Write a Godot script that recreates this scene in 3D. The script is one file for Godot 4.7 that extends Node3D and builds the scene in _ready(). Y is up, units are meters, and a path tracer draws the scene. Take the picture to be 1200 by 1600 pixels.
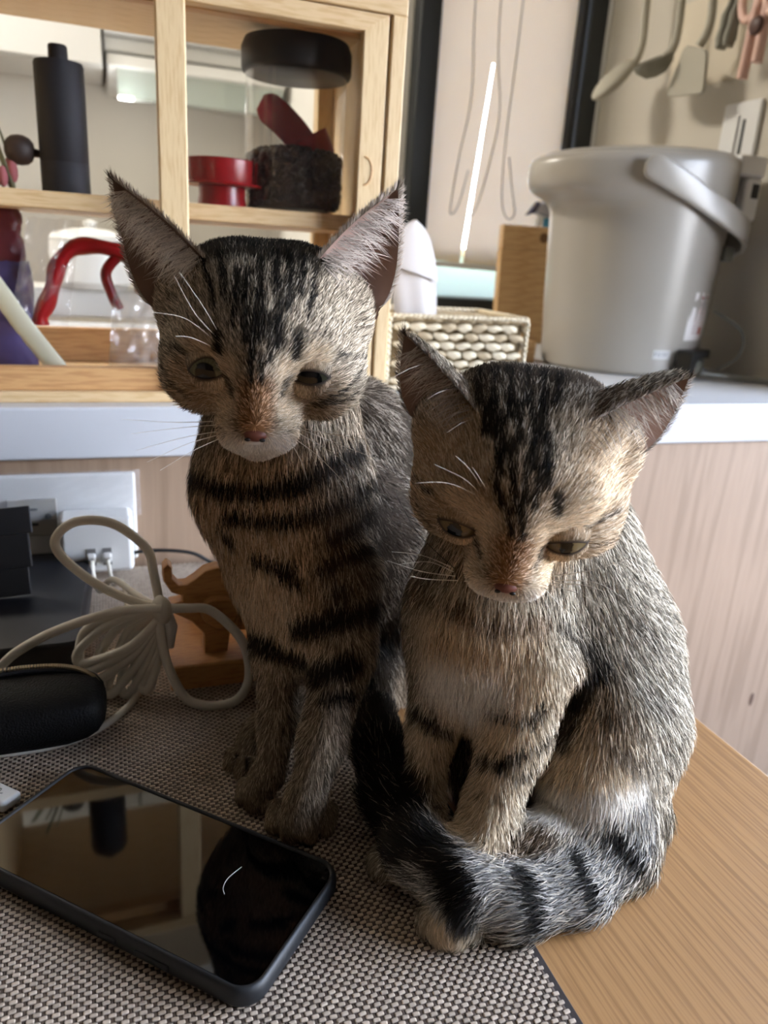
extends Node3D
# Two tabby kittens on a dining table beside a kitchen counter. x runs along the counter, z towards the room, y up; the table top is y = 0.

var M := {}
var taken := {}
var rng := RandomNumberGenerator.new()

# ---------------------------------------------------------------- naming and tagging
func numbered(called: String) -> String:
	if not taken.has(called):
		taken[called] = 0
		return called
	taken[called] += 1
	return "%s_%03d" % [called, taken[called]]

func tag(o: Node, label: String, category := "", group := "", kind := "") -> Node:
	if label: o.set_meta("label", label)
	if category: o.set_meta("category", category)
	if group: o.set_meta("group", group)
	if kind: o.set_meta("kind", kind)
	return o

func thing(called: String, label: String, category: String, at := Vector3.ZERO, turn := 0.0, group := "") -> Node3D:
	var o := Node3D.new()
	o.name = numbered(called)
	add_child(o)
	o.position = at
	o.rotation.y = turn
	tag(o, label, category, group)
	return o

func put(called: String, mesh: Mesh, mat: Material, parent: Node = null) -> MeshInstance3D:
	var o := MeshInstance3D.new()
	o.mesh = mesh
	o.material_override = mat
	if parent == null:
		o.name = numbered(called)
		add_child(o)
	else:
		o.name = called
		parent.add_child(o, true)
	return o

func struct(called: String, mesh: Mesh, mat: Material, label := "", parent: Node = null) -> MeshInstance3D:
	var o := put(called, mesh, mat, parent)
	o.set_meta("kind", "structure")
	if label: o.set_meta("label", label)
	return o

# ---------------------------------------------------------------- shapes: a Geo collects triangles with normals
class Geo:
	var v := PackedVector3Array()
	var n := PackedVector3Array()
	var t := Transform3D()
	func tri(a: Vector3, b: Vector3, c: Vector3, na: Vector3, nb: Vector3, nc: Vector3) -> void:
		var f := (b - a).cross(c - a)
		if f.length_squared() < 1e-18: return
		var flip := f.dot(na + nb + nc) > 0.0
		v.append(t * a); n.append((t.basis * na).normalized())
		if flip:
			v.append(t * c); n.append((t.basis * nc).normalized())
			v.append(t * b); n.append((t.basis * nb).normalized())
		else:
			v.append(t * b); n.append((t.basis * nb).normalized())
			v.append(t * c); n.append((t.basis * nc).normalized())
	func flat(a: Vector3, b: Vector3, c: Vector3, m: Vector3) -> void:
		tri(a, b, c, m, m, m)
	func quad(a: Vector3, b: Vector3, c: Vector3, d: Vector3, na: Vector3, nb: Vector3, nc: Vector3, nd: Vector3) -> void:
		tri(a, b, c, na, nb, nc)
		tri(a, c, d, na, nc, nd)
	func at(x: Transform3D) -> Geo:
		t = x
		return self
	func box(size: Vector3, bevel := 0.002, where := Vector3.ZERO) -> Geo:
		var h := size / 2.0
		var b := clampf(bevel, 0.00005, minf(h.x, minf(h.y, h.z)) * 0.98)
		for ax in 3:
			var i := (ax + 1) % 3
			var j := (ax + 2) % 3
			var li := [-h[i], -h[i] + b * 0.45, -h[i] + b, h[i] - b, h[i] - b * 0.45, h[i]]
			var lj := [-h[j], -h[j] + b * 0.45, -h[j] + b, h[j] - b, h[j] - b * 0.45, h[j]]
			for s in [-1.0, 1.0]:
				var P := []
				var N := []
				for a in 6:
					for c in 6:
						var p := Vector3.ZERO
						p[ax] = h[ax] * s
						p[i] = li[a]
						p[j] = lj[c]
						var q := p.clamp(-h + Vector3(b, b, b), h - Vector3(b, b, b))
						var m := (p - q).normalized()
						P.append(q + m * b + where)
						N.append(m)
				for a in 5:
					for c in 5:
						var k := a * 6 + c
						quad(P[k], P[k + 1], P[k + 7], P[k + 6], N[k], N[k + 1], N[k + 7], N[k + 6])
		return self
	# rings of equal length stitched together; normals by differences; ends closed flat
	func loft(rings: Array, closed := true, cap0 := true, cap1 := true) -> Geo:
		var R := rings.size()
		var K: int = rings[0].size()
		var mid := []
		for r in rings:
			var s := Vector3.ZERO
			for p in r: s += p
			mid.append(s / K)
		var N := []
		for r in R:
			var row := PackedVector3Array()
			for k in K:
				var k0 := (k + K - 1) % K if closed else maxi(k - 1, 0)
				var k1 := (k + 1) % K if closed else mini(k + 1, K - 1)
				var du: Vector3 = rings[r][k1] - rings[r][k0]
				var dv: Vector3 = rings[mini(r + 1, R - 1)][k] - rings[maxi(r - 1, 0)][k]
				var m := du.cross(dv).normalized()
				row.append(m)
			N.append(row)
		if closed:
			var s := 0.0
			for r in R:
				for k in K: s += N[r][k].dot(rings[r][k] - mid[r])
			if s < 0:
				for r in R:
					for k in K: N[r][k] = -N[r][k]
		for r in R - 1:
			for k in (K if closed else K - 1):
				var l := (k + 1) % K
				quad(rings[r][k], rings[r][l], rings[r + 1][l], rings[r + 1][k], N[r][k], N[r][l], N[r + 1][l], N[r + 1][k])
		if closed and cap0:
			var m: Vector3 = (mid[0] - mid[1]).normalized()
			for k in K: flat(mid[0], rings[0][k], rings[0][(k + 1) % K], m)
		if closed and cap1:
			var m: Vector3 = (mid[R - 1] - mid[R - 2]).normalized()
			for k in K: flat(mid[R - 1], rings[R - 1][k], rings[R - 1][(k + 1) % K], m)
		return self
	func lathe(profile: Array, segs := 32, where := Vector3.ZERO) -> Geo:
		for i in profile.size() - 1:
			var a: Vector2 = profile[i]
			var b: Vector2 = profile[i + 1]
			var d := (b - a)
			if d.length() < 1e-7: continue
			d = d.normalized()
			var mid := Vector2(d.y, -d.x)
			var na := mid
			var nb := mid
			if i > 0:
				var e: Vector2 = (a - profile[i - 1]).normalized()
				if e.dot(d) > 0.75: na = (mid + Vector2(e.y, -e.x)).normalized()
			if i < profile.size() - 2:
				var e: Vector2 = (profile[i + 2] - b).normalized()
				if e.dot(d) > 0.75: nb = (mid + Vector2(e.y, -e.x)).normalized()
			for k in segs:
				var c0 := Vector2.from_angle(TAU * k / segs)
				var c1 := Vector2.from_angle(TAU * (k + 1) / segs)
				quad(Vector3(a.x * c0.x, a.y, a.x * c0.y) + where, Vector3(a.x * c1.x, a.y, a.x * c1.y) + where, Vector3(b.x * c1.x, b.y, b.x * c1.y) + where, Vector3(b.x * c0.x, b.y, b.x * c0.y) + where,
					Vector3(na.x * c0.x, na.y, na.x * c0.y), Vector3(na.x * c1.x, na.y, na.x * c1.y), Vector3(nb.x * c1.x, nb.y, nb.x * c1.y), Vector3(nb.x * c0.x, nb.y, nb.x * c0.y))
		return self
	func ball(r: Vector3, where := Vector3.ZERO, segs := 16) -> Geo:
		var rows := segs / 2
		for i in rows:
			for k in segs:
				var P := []
				var N := []
				for q in [[i, k], [i, k + 1], [i + 1, k + 1], [i + 1, k]]:
					var th: float = PI * q[0] / rows
					var ph: float = TAU * q[1] / segs
					var u := Vector3(sin(th) * cos(ph), cos(th), sin(th) * sin(ph))
					P.append(u * r + where)
					N.append((u / r).normalized())
				quad(P[0], P[1], P[2], P[3], N[0], N[1], N[2], N[3])
		return self
	# a tube along a path; radii given per point or once; flatten squeezes it along `up`
	func tube(path: Array, radii, sides := 10, wide := 1.0, up := Vector3.ZERO) -> Geo:
		var K := path.size()
		var fx := Vector3.ZERO
		var rings := []
		var norms := []
		for i in K:
			var d: Vector3 = (path[mini(i + 1, K - 1)] - path[maxi(i - 1, 0)]).normalized()
			if up != Vector3.ZERO:
				fx = d.cross(up).normalized()
			elif fx == Vector3.ZERO:
				fx = d.cross(Vector3.UP if absf(d.y) < 0.9 else Vector3.RIGHT).normalized()
			else:
				fx = (fx - d * fx.dot(d)).normalized()
			var fy := d.cross(fx)
			var r: float = radii[i] if radii is Array or radii is PackedFloat32Array else radii
			var ring := []
			var nr := []
			for s in sides:
				var a := TAU * s / sides
				ring.append(path[i] + fx * cos(a) * r * wide + fy * sin(a) * r)
				nr.append((fx * cos(a) / wide + fy * sin(a)).normalized())
			rings.append(ring)
			norms.append(nr)
		for i in K - 1:
			for s in sides:
				var l := (s + 1) % sides
				quad(rings[i][s], rings[i][l], rings[i + 1][l], rings[i + 1][s], norms[i][s], norms[i][l], norms[i + 1][l], norms[i + 1][s])
		for e in [[0, 1], [K - 1, K - 2]]:
			var m: Vector3 = (path[e[0]] - path[e[1]]).normalized()
			for s in sides: flat(path[e[0]], rings[e[0]][s], rings[e[0]][(s + 1) % sides], m)
		return self
	# a polygon in x and y, given a thickness along z, its edges chamfered
	func extrude(poly: PackedVector2Array, depth: float, bevel := 0.0) -> Geo:
		var p := poly
		if Geometry2D.is_polygon_clockwise(p): p.reverse()
		var K := p.size()
		var inner := PackedVector2Array()
		var out := PackedVector2Array()
		for k in K:
			var e0 := (p[k] - p[(k + K - 1) % K]).normalized()
			var e1 := (p[(k + 1) % K] - p[k]).normalized()
			var m := (Vector2(e0.y, -e0.x) + Vector2(e1.y, -e1.x)).normalized()
			out.append(m)
			inner.append(p[k] - m * bevel)
		var idx := Geometry2D.triangulate_polygon(inner)
		var h := depth / 2.0
		for s in [-1.0, 1.0]:
			for i in range(0, idx.size(), 3):
				var a := inner[idx[i]]
				var b := inner[idx[i + 1]]
				var c := inner[idx[i + 2]]
				flat(Vector3(a.x, a.y, h * s), Vector3(b.x, b.y, h * s), Vector3(c.x, c.y, h * s), Vector3(0, 0, s))
		for k in K:
			var l := (k + 1) % K
			var e := (p[l] - p[k]).normalized()
			var f := Vector2(e.y, -e.x)
			var nk := out[k] if out[k].dot(f) > 0.85 else f
			var nl := out[l] if out[l].dot(f) > 0.85 else f
			var a3 := Vector3(nk.x, nk.y, 0)
			var b3 := Vector3(nl.x, nl.y, 0)
			quad(Vector3(p[k].x, p[k].y, -h + bevel), Vector3(p[l].x, p[l].y, -h + bevel), Vector3(p[l].x, p[l].y, h - bevel), Vector3(p[k].x, p[k].y, h - bevel), a3, b3, b3, a3)
			if bevel > 0:
				for s in [-1.0, 1.0]:
					var z := Vector3(0, 0, s)
					quad(Vector3(p[k].x, p[k].y, (h - bevel) * s), Vector3(p[l].x, p[l].y, (h - bevel) * s), Vector3(inner[l].x, inner[l].y, h * s), Vector3(inner[k].x, inner[k].y, h * s), a3, b3, (b3 + z).normalized(), (a3 + z).normalized())
		return self
	func sheet(rows: Array) -> Geo:
		return loft(rows, false)
	func mesh() -> ArrayMesh:
		var a := []
		a.resize(Mesh.ARRAY_MAX)
		a[Mesh.ARRAY_VERTEX] = v
		a[Mesh.ARRAY_NORMAL] = n
		var m := ArrayMesh.new()
		m.add_surface_from_arrays(Mesh.PRIMITIVE_TRIANGLES, a)
		return m

func geo() -> Geo:
	return Geo.new()

func boxm(size: Vector3, bevel := 0.002, where := Vector3.ZERO) -> ArrayMesh:
	return Geo.new().box(size, bevel, where).mesh()

# box from corner to corner
func span(a: Vector3, b: Vector3, bevel := 0.002) -> ArrayMesh:
	return Geo.new().box((b - a).abs(), bevel, (a + b) / 2.0).mesh()

func smooth(pts: Array, per := 6) -> Array:
	var out := []
	for i in pts.size() - 1:
		var p0: Vector3 = pts[maxi(i - 1, 0)]
		var p3: Vector3 = pts[mini(i + 2, pts.size() - 1)]
		for k in per:
			out.append(pts[i].cubic_interpolate(pts[i + 1], p0, p3, float(k) / per))
	out.append(pts[-1])
	return out

func mm(list: Array) -> Array:   # [x, y, z, x, y, z ...] in millimetres
	var out := []
	for i in range(0, list.size(), 3): out.append(Vector3(list[i], list[i + 1], list[i + 2]) * 0.001)
	return out

func round_poly(pts: Array, r: float, steps := 4) -> PackedVector2Array:
	var out := PackedVector2Array()
	var K := pts.size()
	for k in K:
		var p: Vector2 = pts[k]
		var a: Vector2 = p + (pts[(k + K - 1) % K] - p).limit_length(r)
		var b: Vector2 = p + (pts[(k + 1) % K] - p).limit_length(r)
		for s in steps + 1:
			var q := float(s) / steps
			out.append(a.lerp(p, q).lerp(p.lerp(b, q), q))
	return out

# ---------------------------------------------------------------- materials
func plain(c: Color, rough := 0.6, metal := 0.0) -> StandardMaterial3D:
	var m := StandardMaterial3D.new()
	m.albedo_color = c
	m.roughness = rough
	m.metallic = metal
	return m

func noise_tex(freq: float, colors: Array, octaves := 4, size := 256, sd := 1) -> NoiseTexture2D:
	var n := FastNoiseLite.new()
	n.seed = sd
	n.noise_type = FastNoiseLite.TYPE_SIMPLEX_SMOOTH
	n.frequency = freq
	n.fractal_octaves = octaves
	var t := NoiseTexture2D.new()
	t.width = size
	t.height = size
	t.seamless = true
	t.noise = n
	if colors:
		var g := Gradient.new()
		g.offsets = PackedFloat32Array(colors.map(func(q): return q[0]))
		g.colors = PackedColorArray(colors.map(func(q): return q[1]))
		t.color_ramp = g
	return t

func wood(dark: Color, light: Color, scale: Vector3, rough := 0.5, sd := 1) -> StandardMaterial3D:
	var m := plain(Color.WHITE, rough)
	m.albedo_texture = noise_tex(0.012, [[0.25, dark], [0.45, dark.lerp(light, 0.6)], [0.6, light], [0.8, dark.lerp(light, 0.75)]], 5, 512, sd)
	m.uv1_triplanar = true
	m.uv1_triplanar_sharpness = 8.0
	m.uv1_scale = scale
	return m

func glass(alpha: float, tint := Color(1, 1, 1)) -> StandardMaterial3D:
	var m := plain(Color(tint.r, tint.g, tint.b, alpha), 0.03)
	m.transparency = BaseMaterial3D.TRANSPARENCY_ALPHA
	return m

func make_materials() -> void:
	M.wall = plain(Color(0.86, 0.85, 0.82), 0.8)
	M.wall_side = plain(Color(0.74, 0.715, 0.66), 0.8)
	M.wall_room = plain(Color(0.40, 0.36, 0.32), 0.85)
	M.wall_dark = wood(Color(0.20, 0.15, 0.11), Color(0.27, 0.21, 0.16), Vector3(2, 0.4, 2), 0.7, 17)
	M.ceiling = plain(Color(0.62, 0.60, 0.57), 0.9)
	M.floor = wood(Color(0.34, 0.25, 0.18), Color(0.46, 0.36, 0.27), Vector3(6, 6, 0.6), 0.5, 3)
	M.panel = wood(Color(0.53, 0.44, 0.36), Color(0.595, 0.50, 0.415), Vector3(9, 0.5, 9), 0.55, 5)
	M.table = wood(Color(0.58, 0.42, 0.255), Color(0.685, 0.515, 0.33), Vector3(48, 48, 1.3), 0.42, 7)
	M.beech = wood(Color(0.78, 0.65, 0.47), Color(0.84, 0.73, 0.56), Vector3(4, 45, 45), 0.5, 9)
	M.beech_tall = wood(Color(0.81, 0.69, 0.51), Color(0.87, 0.77, 0.60), Vector3(45, 4, 45), 0.5, 10)
	M.beech_deep = wood(Color(0.70, 0.52, 0.34), Color(0.79, 0.62, 0.42), Vector3(3, 40, 40), 0.5, 11)
	M.bamboo = wood(Color(0.68, 0.53, 0.35), Color(0.78, 0.64, 0.46), Vector3(3, 40, 40), 0.5, 12)
	M.ele = wood(Color(0.76, 0.54, 0.32), Color(0.83, 0.62, 0.39), Vector3(9, 50, 50), 0.5, 13)
	M.counter = plain(Color(0.775, 0.785, 0.80), 0.25)
	M.white = plain(Color(0.84, 0.84, 0.83), 0.35)
	M.kettle = plain(Color(0.60, 0.58, 0.545), 0.3)
	M.kettle_grey = plain(Color(0.42, 0.42, 0.38), 0.5)
	M.black = plain(Color(0.045, 0.045, 0.05), 0.45)
	M.black_matte = plain(Color(0.10, 0.10, 0.11), 0.8)
	M.grinder = plain(Color(0.16, 0.16, 0.18), 0.62, 0.3)
	M.grinder.heightmap_enabled = true
	M.grinder.heightmap_texture = noise_tex(0.2, [], 2, 128, 21)
	M.grinder.heightmap_scale = 0.02
	M.grinder.uv1_triplanar = true
	M.grinder.uv1_scale = Vector3(60, 60, 60)
	M.knob = plain(Color(0.20, 0.15, 0.13), 0.6)
	M.red = plain(Color(0.54, 0.06, 0.085), 0.3)
	M.red_dark = plain(Color(0.60, 0.07, 0.10), 0.35)
	M.bean = plain(Color(0.16, 0.085, 0.055), 0.45)
	M.glass = glass(0.01, Color(0.3, 0.3, 0.3))
	M.glass.metallic_specular = 0.32
	M.jar = glass(0.025, Color(0.5, 0.5, 0.5))
	M.jar.metallic_specular = 0.65
	M.film = glass(0.06, Color(0.8, 0.8, 0.85))
	M.bag = glass(0.22, Color(0.85, 0.83, 0.80))
	M.cable = plain(Color(0.86, 0.84, 0.79), 0.55)
	M.leather = plain(Color(0.03, 0.032, 0.035), 0.62)
	M.leather.metallic_specular = 0.3
	M.leather.heightmap_enabled = true
	M.leather.heightmap_texture = noise_tex(0.09, [], 3, 256, 22)
	M.leather.heightmap_scale = 0.05
	M.leather.uv1_triplanar = true
	M.leather.uv1_scale = Vector3(25, 25, 25)
	M.case = plain(Color(0.06, 0.07, 0.085), 0.55)
	M.screen = plain(Color(0.008, 0.008, 0.01), 0.04)
	M.screen.metallic_specular = 0.62
	M.brass = plain(Color(0.55, 0.50, 0.40), 0.35, 0.8)
	M.frame = plain(Color(0.13, 0.145, 0.155), 0.4)
	M.grey = plain(Color(0.55, 0.56, 0.54), 0.5)
	M.utensil = plain(Color(0.63, 0.61, 0.55), 0.6)
	M.utensil_dark = plain(Color(0.48, 0.47, 0.42), 0.6)
	M.pink = plain(Color(0.80, 0.66, 0.60), 0.5)
	M.brown = plain(Color(0.30, 0.20, 0.17), 0.5)
	M.tissue = plain(Color(0.70, 0.68, 0.67), 0.9)
	M.tissue.backlight_enabled = true
	M.tissue.backlight = Color(0.2, 0.2, 0.2)
	M.rope = wood(Color(0.66, 0.60, 0.48), Color(0.86, 0.82, 0.73), Vector3(40, 40, 40), 0.9, 14)
	M.rope_tan = wood(Color(0.50, 0.43, 0.32), Color(0.74, 0.68, 0.57), Vector3(40, 40, 40), 0.9, 15)
	M.rope_dark = plain(Color(0.45, 0.38, 0.27), 0.9)
	M.blind = plain(Color(0.88, 0.79, 0.60), 0.9)
	M.blind.backlight_enabled = true
	M.blind.backlight = Color(0.66, 0.66, 0.66)
	M.cord = plain(Color(0.66, 0.62, 0.54), 0.7)
	M.hair = plain(Color(0.95, 0.93, 0.90), 0.4)
	M.mat_base = plain(Color(0.17, 0.13, 0.115), 0.8)
	M.weave = plain(Color.WHITE, 0.62)
	M.weave.vertex_color_use_as_albedo = true
	M.fur = plain(Color.WHITE, 0.75)
	M.fur.vertex_color_use_as_albedo = true
	M.fur.metallic_specular = 0.2
	M.skin = plain(Color.WHITE, 0.8)
	M.skin.vertex_color_use_as_albedo = true
	M.skin.metallic_specular = 0.3
	M.eye = plain(Color.WHITE, 0.06)
	M.eye.vertex_color_use_as_albedo = true
	M.whisker = plain(Color(0.93, 0.90, 0.85), 0.4)
	M.whisker_dark = plain(Color(0.10, 0.09, 0.08), 0.4)
	M.nose = plain(Color(0.44, 0.25, 0.20), 0.5)

# ---------------------------------------------------------------- the whole scene
func _ready() -> void:
	rng.seed = 20
	var cam := Camera3D.new()
	cam.name = "camera"
	add_child(cam)
	cam.transform = Transform3D(Basis(Vector3(0.941537, 0.061625, 0.331225), Vector3(0.050924, 0.945803, -0.320723), Vector3(-0.333038, 0.318840, 0.887370)), Vector3(0, 0.29, 0))
	var lens := CameraAttributesPhysical.new()
	lens.frustum_focal_length = 26.03
	lens.frustum_focus_distance = 0.375
	lens.frustum_near = 0.02
	lens.frustum_far = 50.0
	lens.exposure_aperture = 9.0
	cam.attributes = lens
	cam.keep_aspect = Camera3D.KEEP_HEIGHT
	cam.fov = 67.82
	cam.near = 0.02
	cam.far = 50.0
	var env := Environment.new()
	env.background_mode = Environment.BG_SKY
	var sky := Sky.new()
	var sm := ProceduralSkyMaterial.new()
	sm.sky_top_color = Color(0.74, 0.82, 0.95)
	sm.sky_horizon_color = Color(0.98, 0.98, 0.99)
	sm.ground_horizon_color = Color(0.55, 0.54, 0.52)
	sm.ground_bottom_color = Color(0.40, 0.39, 0.37)
	sm.sky_energy_multiplier = 1.0
	sky.sky_material = sm
	env.sky = sky
	env.background_energy_multiplier = 15.0
	env.tonemap_mode = Environment.TONE_MAPPER_LINEAR
	env.tonemap_exposure = 2.42
	env.sdfgi_enabled = true
	env.ssao_enabled = true
	env.ssil_enabled = true
	var we := WorldEnvironment.new()
	we.name = "environment"
	we.environment = env
	add_child(we)
	make_materials()
	build_room()
	build_counter()
	build_table()
	build_cabinet()
	build_cabinet_contents()
	build_kitchen()
	build_window_things()
	build_kettle()
	build_utensils()
	build_table_things()
	build_cats()

# ---------------------------------------------------------------- room
const KITCHEN := 2.4

func build_room() -> void:
	struct("floor", span(Vector3(-2.3, -0.80, -2.35), Vector3(2.0, -0.75, 2.3), 0.0), M.floor, "brown wood floor below the table")
	struct("ceiling", span(Vector3(-2.3, 1.70, -2.35), Vector3(2.0, 1.80, 2.3), 0.0), M.ceiling, "white ceiling")
	struct("wall_left", span(Vector3(-2.3, -0.75, -2.35), Vector3(-2.2, 1.7, 2.3), 0.0), M.wall_room, "plain wall on the left of the room")
	struct("wall_front", span(Vector3(-2.2, -0.75, 2.2), Vector3(2.0, 1.7, 2.3), 0.0), M.wall_dark, "dark wood wall out of view behind the camera, kept dark to cut reflections")  # out of view; dark tone chosen to cut reflections and bounced light
	struct("wall_kitchen", span(Vector3(-2.2, -0.75, -2.35), Vector3(0.55, 1.7, -2.25), 0.0), M.wall, "white kitchen wall seen through the cabinet")
	struct("wall_jog", span(Vector3(0.45, -0.75, -2.25), Vector3(0.55, 1.7, -1.44), 0.0), M.wall, "white wall beside the window recess")
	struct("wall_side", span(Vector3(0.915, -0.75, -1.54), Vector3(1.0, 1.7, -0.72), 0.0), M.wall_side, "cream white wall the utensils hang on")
	struct("wall_corner", span(Vector3(1.0, -0.75, -0.80), Vector3(2.0, 1.7, -0.72), 0.0), M.wall, "wall to the right of the counter")
	struct("wall_added_baffle", span(Vector3(-2.2, 0.66, -1.00), Vector3(0.44, 1.70, -0.80), 0.0), M.wall, "added white bulkhead out of view, placed to block lamp light from the table")  # added out of view to keep the kitchen lamp off the table
	# wall with the kitchen window: opening x 0.56..0.885, y 0.20..1.15
	struct("wall_back", geo().box(Vector3(0.365, 0.94, 0.10), 0.0, Vector3(0.7325, -0.28, -1.49)).box(Vector3(0.365, 0.50, 0.10), 0.0, Vector3(0.7325, 1.45, -1.49)).box(Vector3(0.03, 1.01, 0.10), 0.0, Vector3(0.90, 0.70, -1.49)).mesh(), M.wall, "wall round the kitchen window")
	# dining room wall with the large out-of-view window placed to light the kittens: opening z -0.60..1.45, y -0.15..1.25
	struct("wall_right", geo().box(Vector3(0.10, 0.60, 2.92), 0.0, Vector3(1.95, -0.45, 0.74)).box(Vector3(0.10, 0.45, 2.92), 0.0, Vector3(1.95, 1.475, 0.74)).box(Vector3(0.10, 1.40, 0.12), 0.0, Vector3(1.95, 0.55, -0.66)).box(Vector3(0.10, 1.40, 0.75), 0.0, Vector3(1.95, 0.55, 1.825)).mesh(), M.wall_room, "wall with the large unseen daylight window")
	var w := geo()
	for y in [-0.13, 1.23]: w.box(Vector3(0.05, 0.04, 2.05), 0.004, Vector3(1.95, y, 0.425))
	for z in [-0.58, 0.425, 1.43]: w.box(Vector3(0.05, 1.40, 0.04), 0.004, Vector3(1.95, 0.55, z))
	var big := struct("unseen_window_2", w.mesh(), M.frame, "large dark framed window out of view, placed to light the kittens from the right")
	put("pane", span(Vector3(1.948, -0.12, -0.57), Vector3(1.952, 1.22, 1.42), 0.0), M.glass, big)
	# kitchen window
	var f := geo()
	for x in [0.556, 0.889]: f.box(Vector3(0.040, 1.0, 0.06), 0.004, Vector3(x, 0.69, -1.435))
	f.box(Vector3(0.37, 0.035, 0.06), 0.004, Vector3(0.7225, 1.16, -1.435)).box(Vector3(0.37, 0.03, 0.06), 0.004, Vector3(0.7225, 0.205, -1.435))
	var win := struct("window_1", f.mesh(), M.frame, "kitchen window with a dark grey frame and a beige blind")
	put("frame_bead", geo().box(Vector3(0.012, 0.95, 0.05), 0.003, Vector3(0.858, 0.69, -1.430)).mesh(), M.black, win)
	var frosted := plain(Color(0.78, 0.90, 0.87), 0.5)
	frosted.backlight_enabled = true
	frosted.backlight = Color(0.68, 0.68, 0.68)
	put("pane", span(Vector3(0.57, 0.215, -1.462), Vector3(0.875, 0.298, -1.458), 0.0), frosted, win)
	put("pane", span(Vector3(0.57, 0.312, -1.462), Vector3(0.875, 1.15, -1.458), 0.0), M.glass, win)
	put("glazing_bar", geo().box(Vector3(0.32, 0.014, 0.02), 0.002, Vector3(0.7225, 0.305, -1.460)).mesh(), M.white, win)
	struct("trim_1", boxm(Vector3(0.014, 1.2, 0.03), 0.003, Vector3(0.908, 0.72, -1.420)), M.white, "thin white trim beside the dark window frame")

func build_counter() -> void:
	var t := thing("countertop", "long glossy white countertop with a thick front edge", "countertop", Vector3(0, 0.103, -0.70))
	put("slab", span(Vector3(-1.5, 0, -0.74), Vector3(0.915, 0.0465, 0.0), 0.003), M.counter, t)
	var p := thing("counter_panel", "pale wood veneer panel under the white countertop", "panel", Vector3(0, -0.75, -0.705))
	put("board", span(Vector3(-1.5, 0, -0.70), Vector3(0.9145, 0.852, 0.0), 0.0), M.panel, p)
	var knot := plain(Color(0.33, 0.24, 0.18), 0.6)
	put("knot", geo().ball(Vector3(0.004, 0.011, 0.0006), Vector3(0.842, 0.473, 0.0)).mesh(), knot, p)

func build_table() -> void:
	var t := thing("dining_table", "light oak dining table whose bare right edge shows", "table", Vector3(0, -0.75, 0))
	put("tabletop", geo().at(Transform3D(Basis(), Vector3(-0.414, 0.735, -0.10))).box(Vector3(1.576, 0.030, 1.19), 0.003).mesh(), M.table, t)
	for x in [-1.14, 0.32]:
		for z in [-0.63, 0.43]: put("leg", boxm(Vector3(0.05, 0.72, 0.05), 0.004, Vector3(x, 0.36, z)), M.table, t)
	var m := thing("placemat", "taupe woven placemat under the kittens and the phone", "placemat", Vector3(0, 0, 0))
	put("base", span(Vector3(-0.30, 0, -0.69), Vector3(0.168, 0.0012, -0.12), 0.0005), M.mat_base, m)
	# the weave: raised strands, light over dark, far too many to count
	var px := 0.0023
	var pz := 0.0021
	var pill := geo().box(Vector3(px * 1.35, 0.0011, pz * 0.82), 0.00052).mesh()
	var buf := PackedFloat32Array()
	var nx := int(0.466 / px)
	var nz := int(0.568 / pz)
	var r := RandomNumberGenerator.new()
	r.seed = 4
	var count := 0
	for j in nz:
		for i in nx:
			var x := -0.2995 + (i + 0.5) * px
			var z := -0.6895 + (j + 0.5) * pz
			var over := (i + j) % 2 == 0
			var c := r.randf_range(0.85, 1.15)
			var col := Color(0.46, 0.37, 0.285) * c if over else Color(0.10, 0.07, 0.055) * c
			var a := r.randf_range(-0.12, 0.12)
			var y := 0.0013 if over else 0.00085
			if over: buf.append_array(PackedFloat32Array([cos(a), 0, sin(a), x, 0, 1, 0, y, -sin(a), 0, cos(a), z, col.r, col.g, col.b, 1]))
			else: buf.append_array(PackedFloat32Array([sin(a) * 0.8, 0, cos(a) * 0.8, x, 0, 1, 0, y, cos(a) * 0.8, 0, -sin(a) * 0.8, z, col.r, col.g, col.b, 1]))
			count += 1
	var multi := MultiMesh.new()
	multi.transform_format = MultiMesh.TRANSFORM_3D
	multi.use_colors = true
	multi.mesh = pill
	multi.instance_count = count
	multi.buffer = buf
	var w := MultiMeshInstance3D.new()
	w.name = "weave"
	w.multimesh = multi
	w.material_override = M.weave
	w.set_meta("kind", "stuff")
	m.add_child(w)

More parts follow.
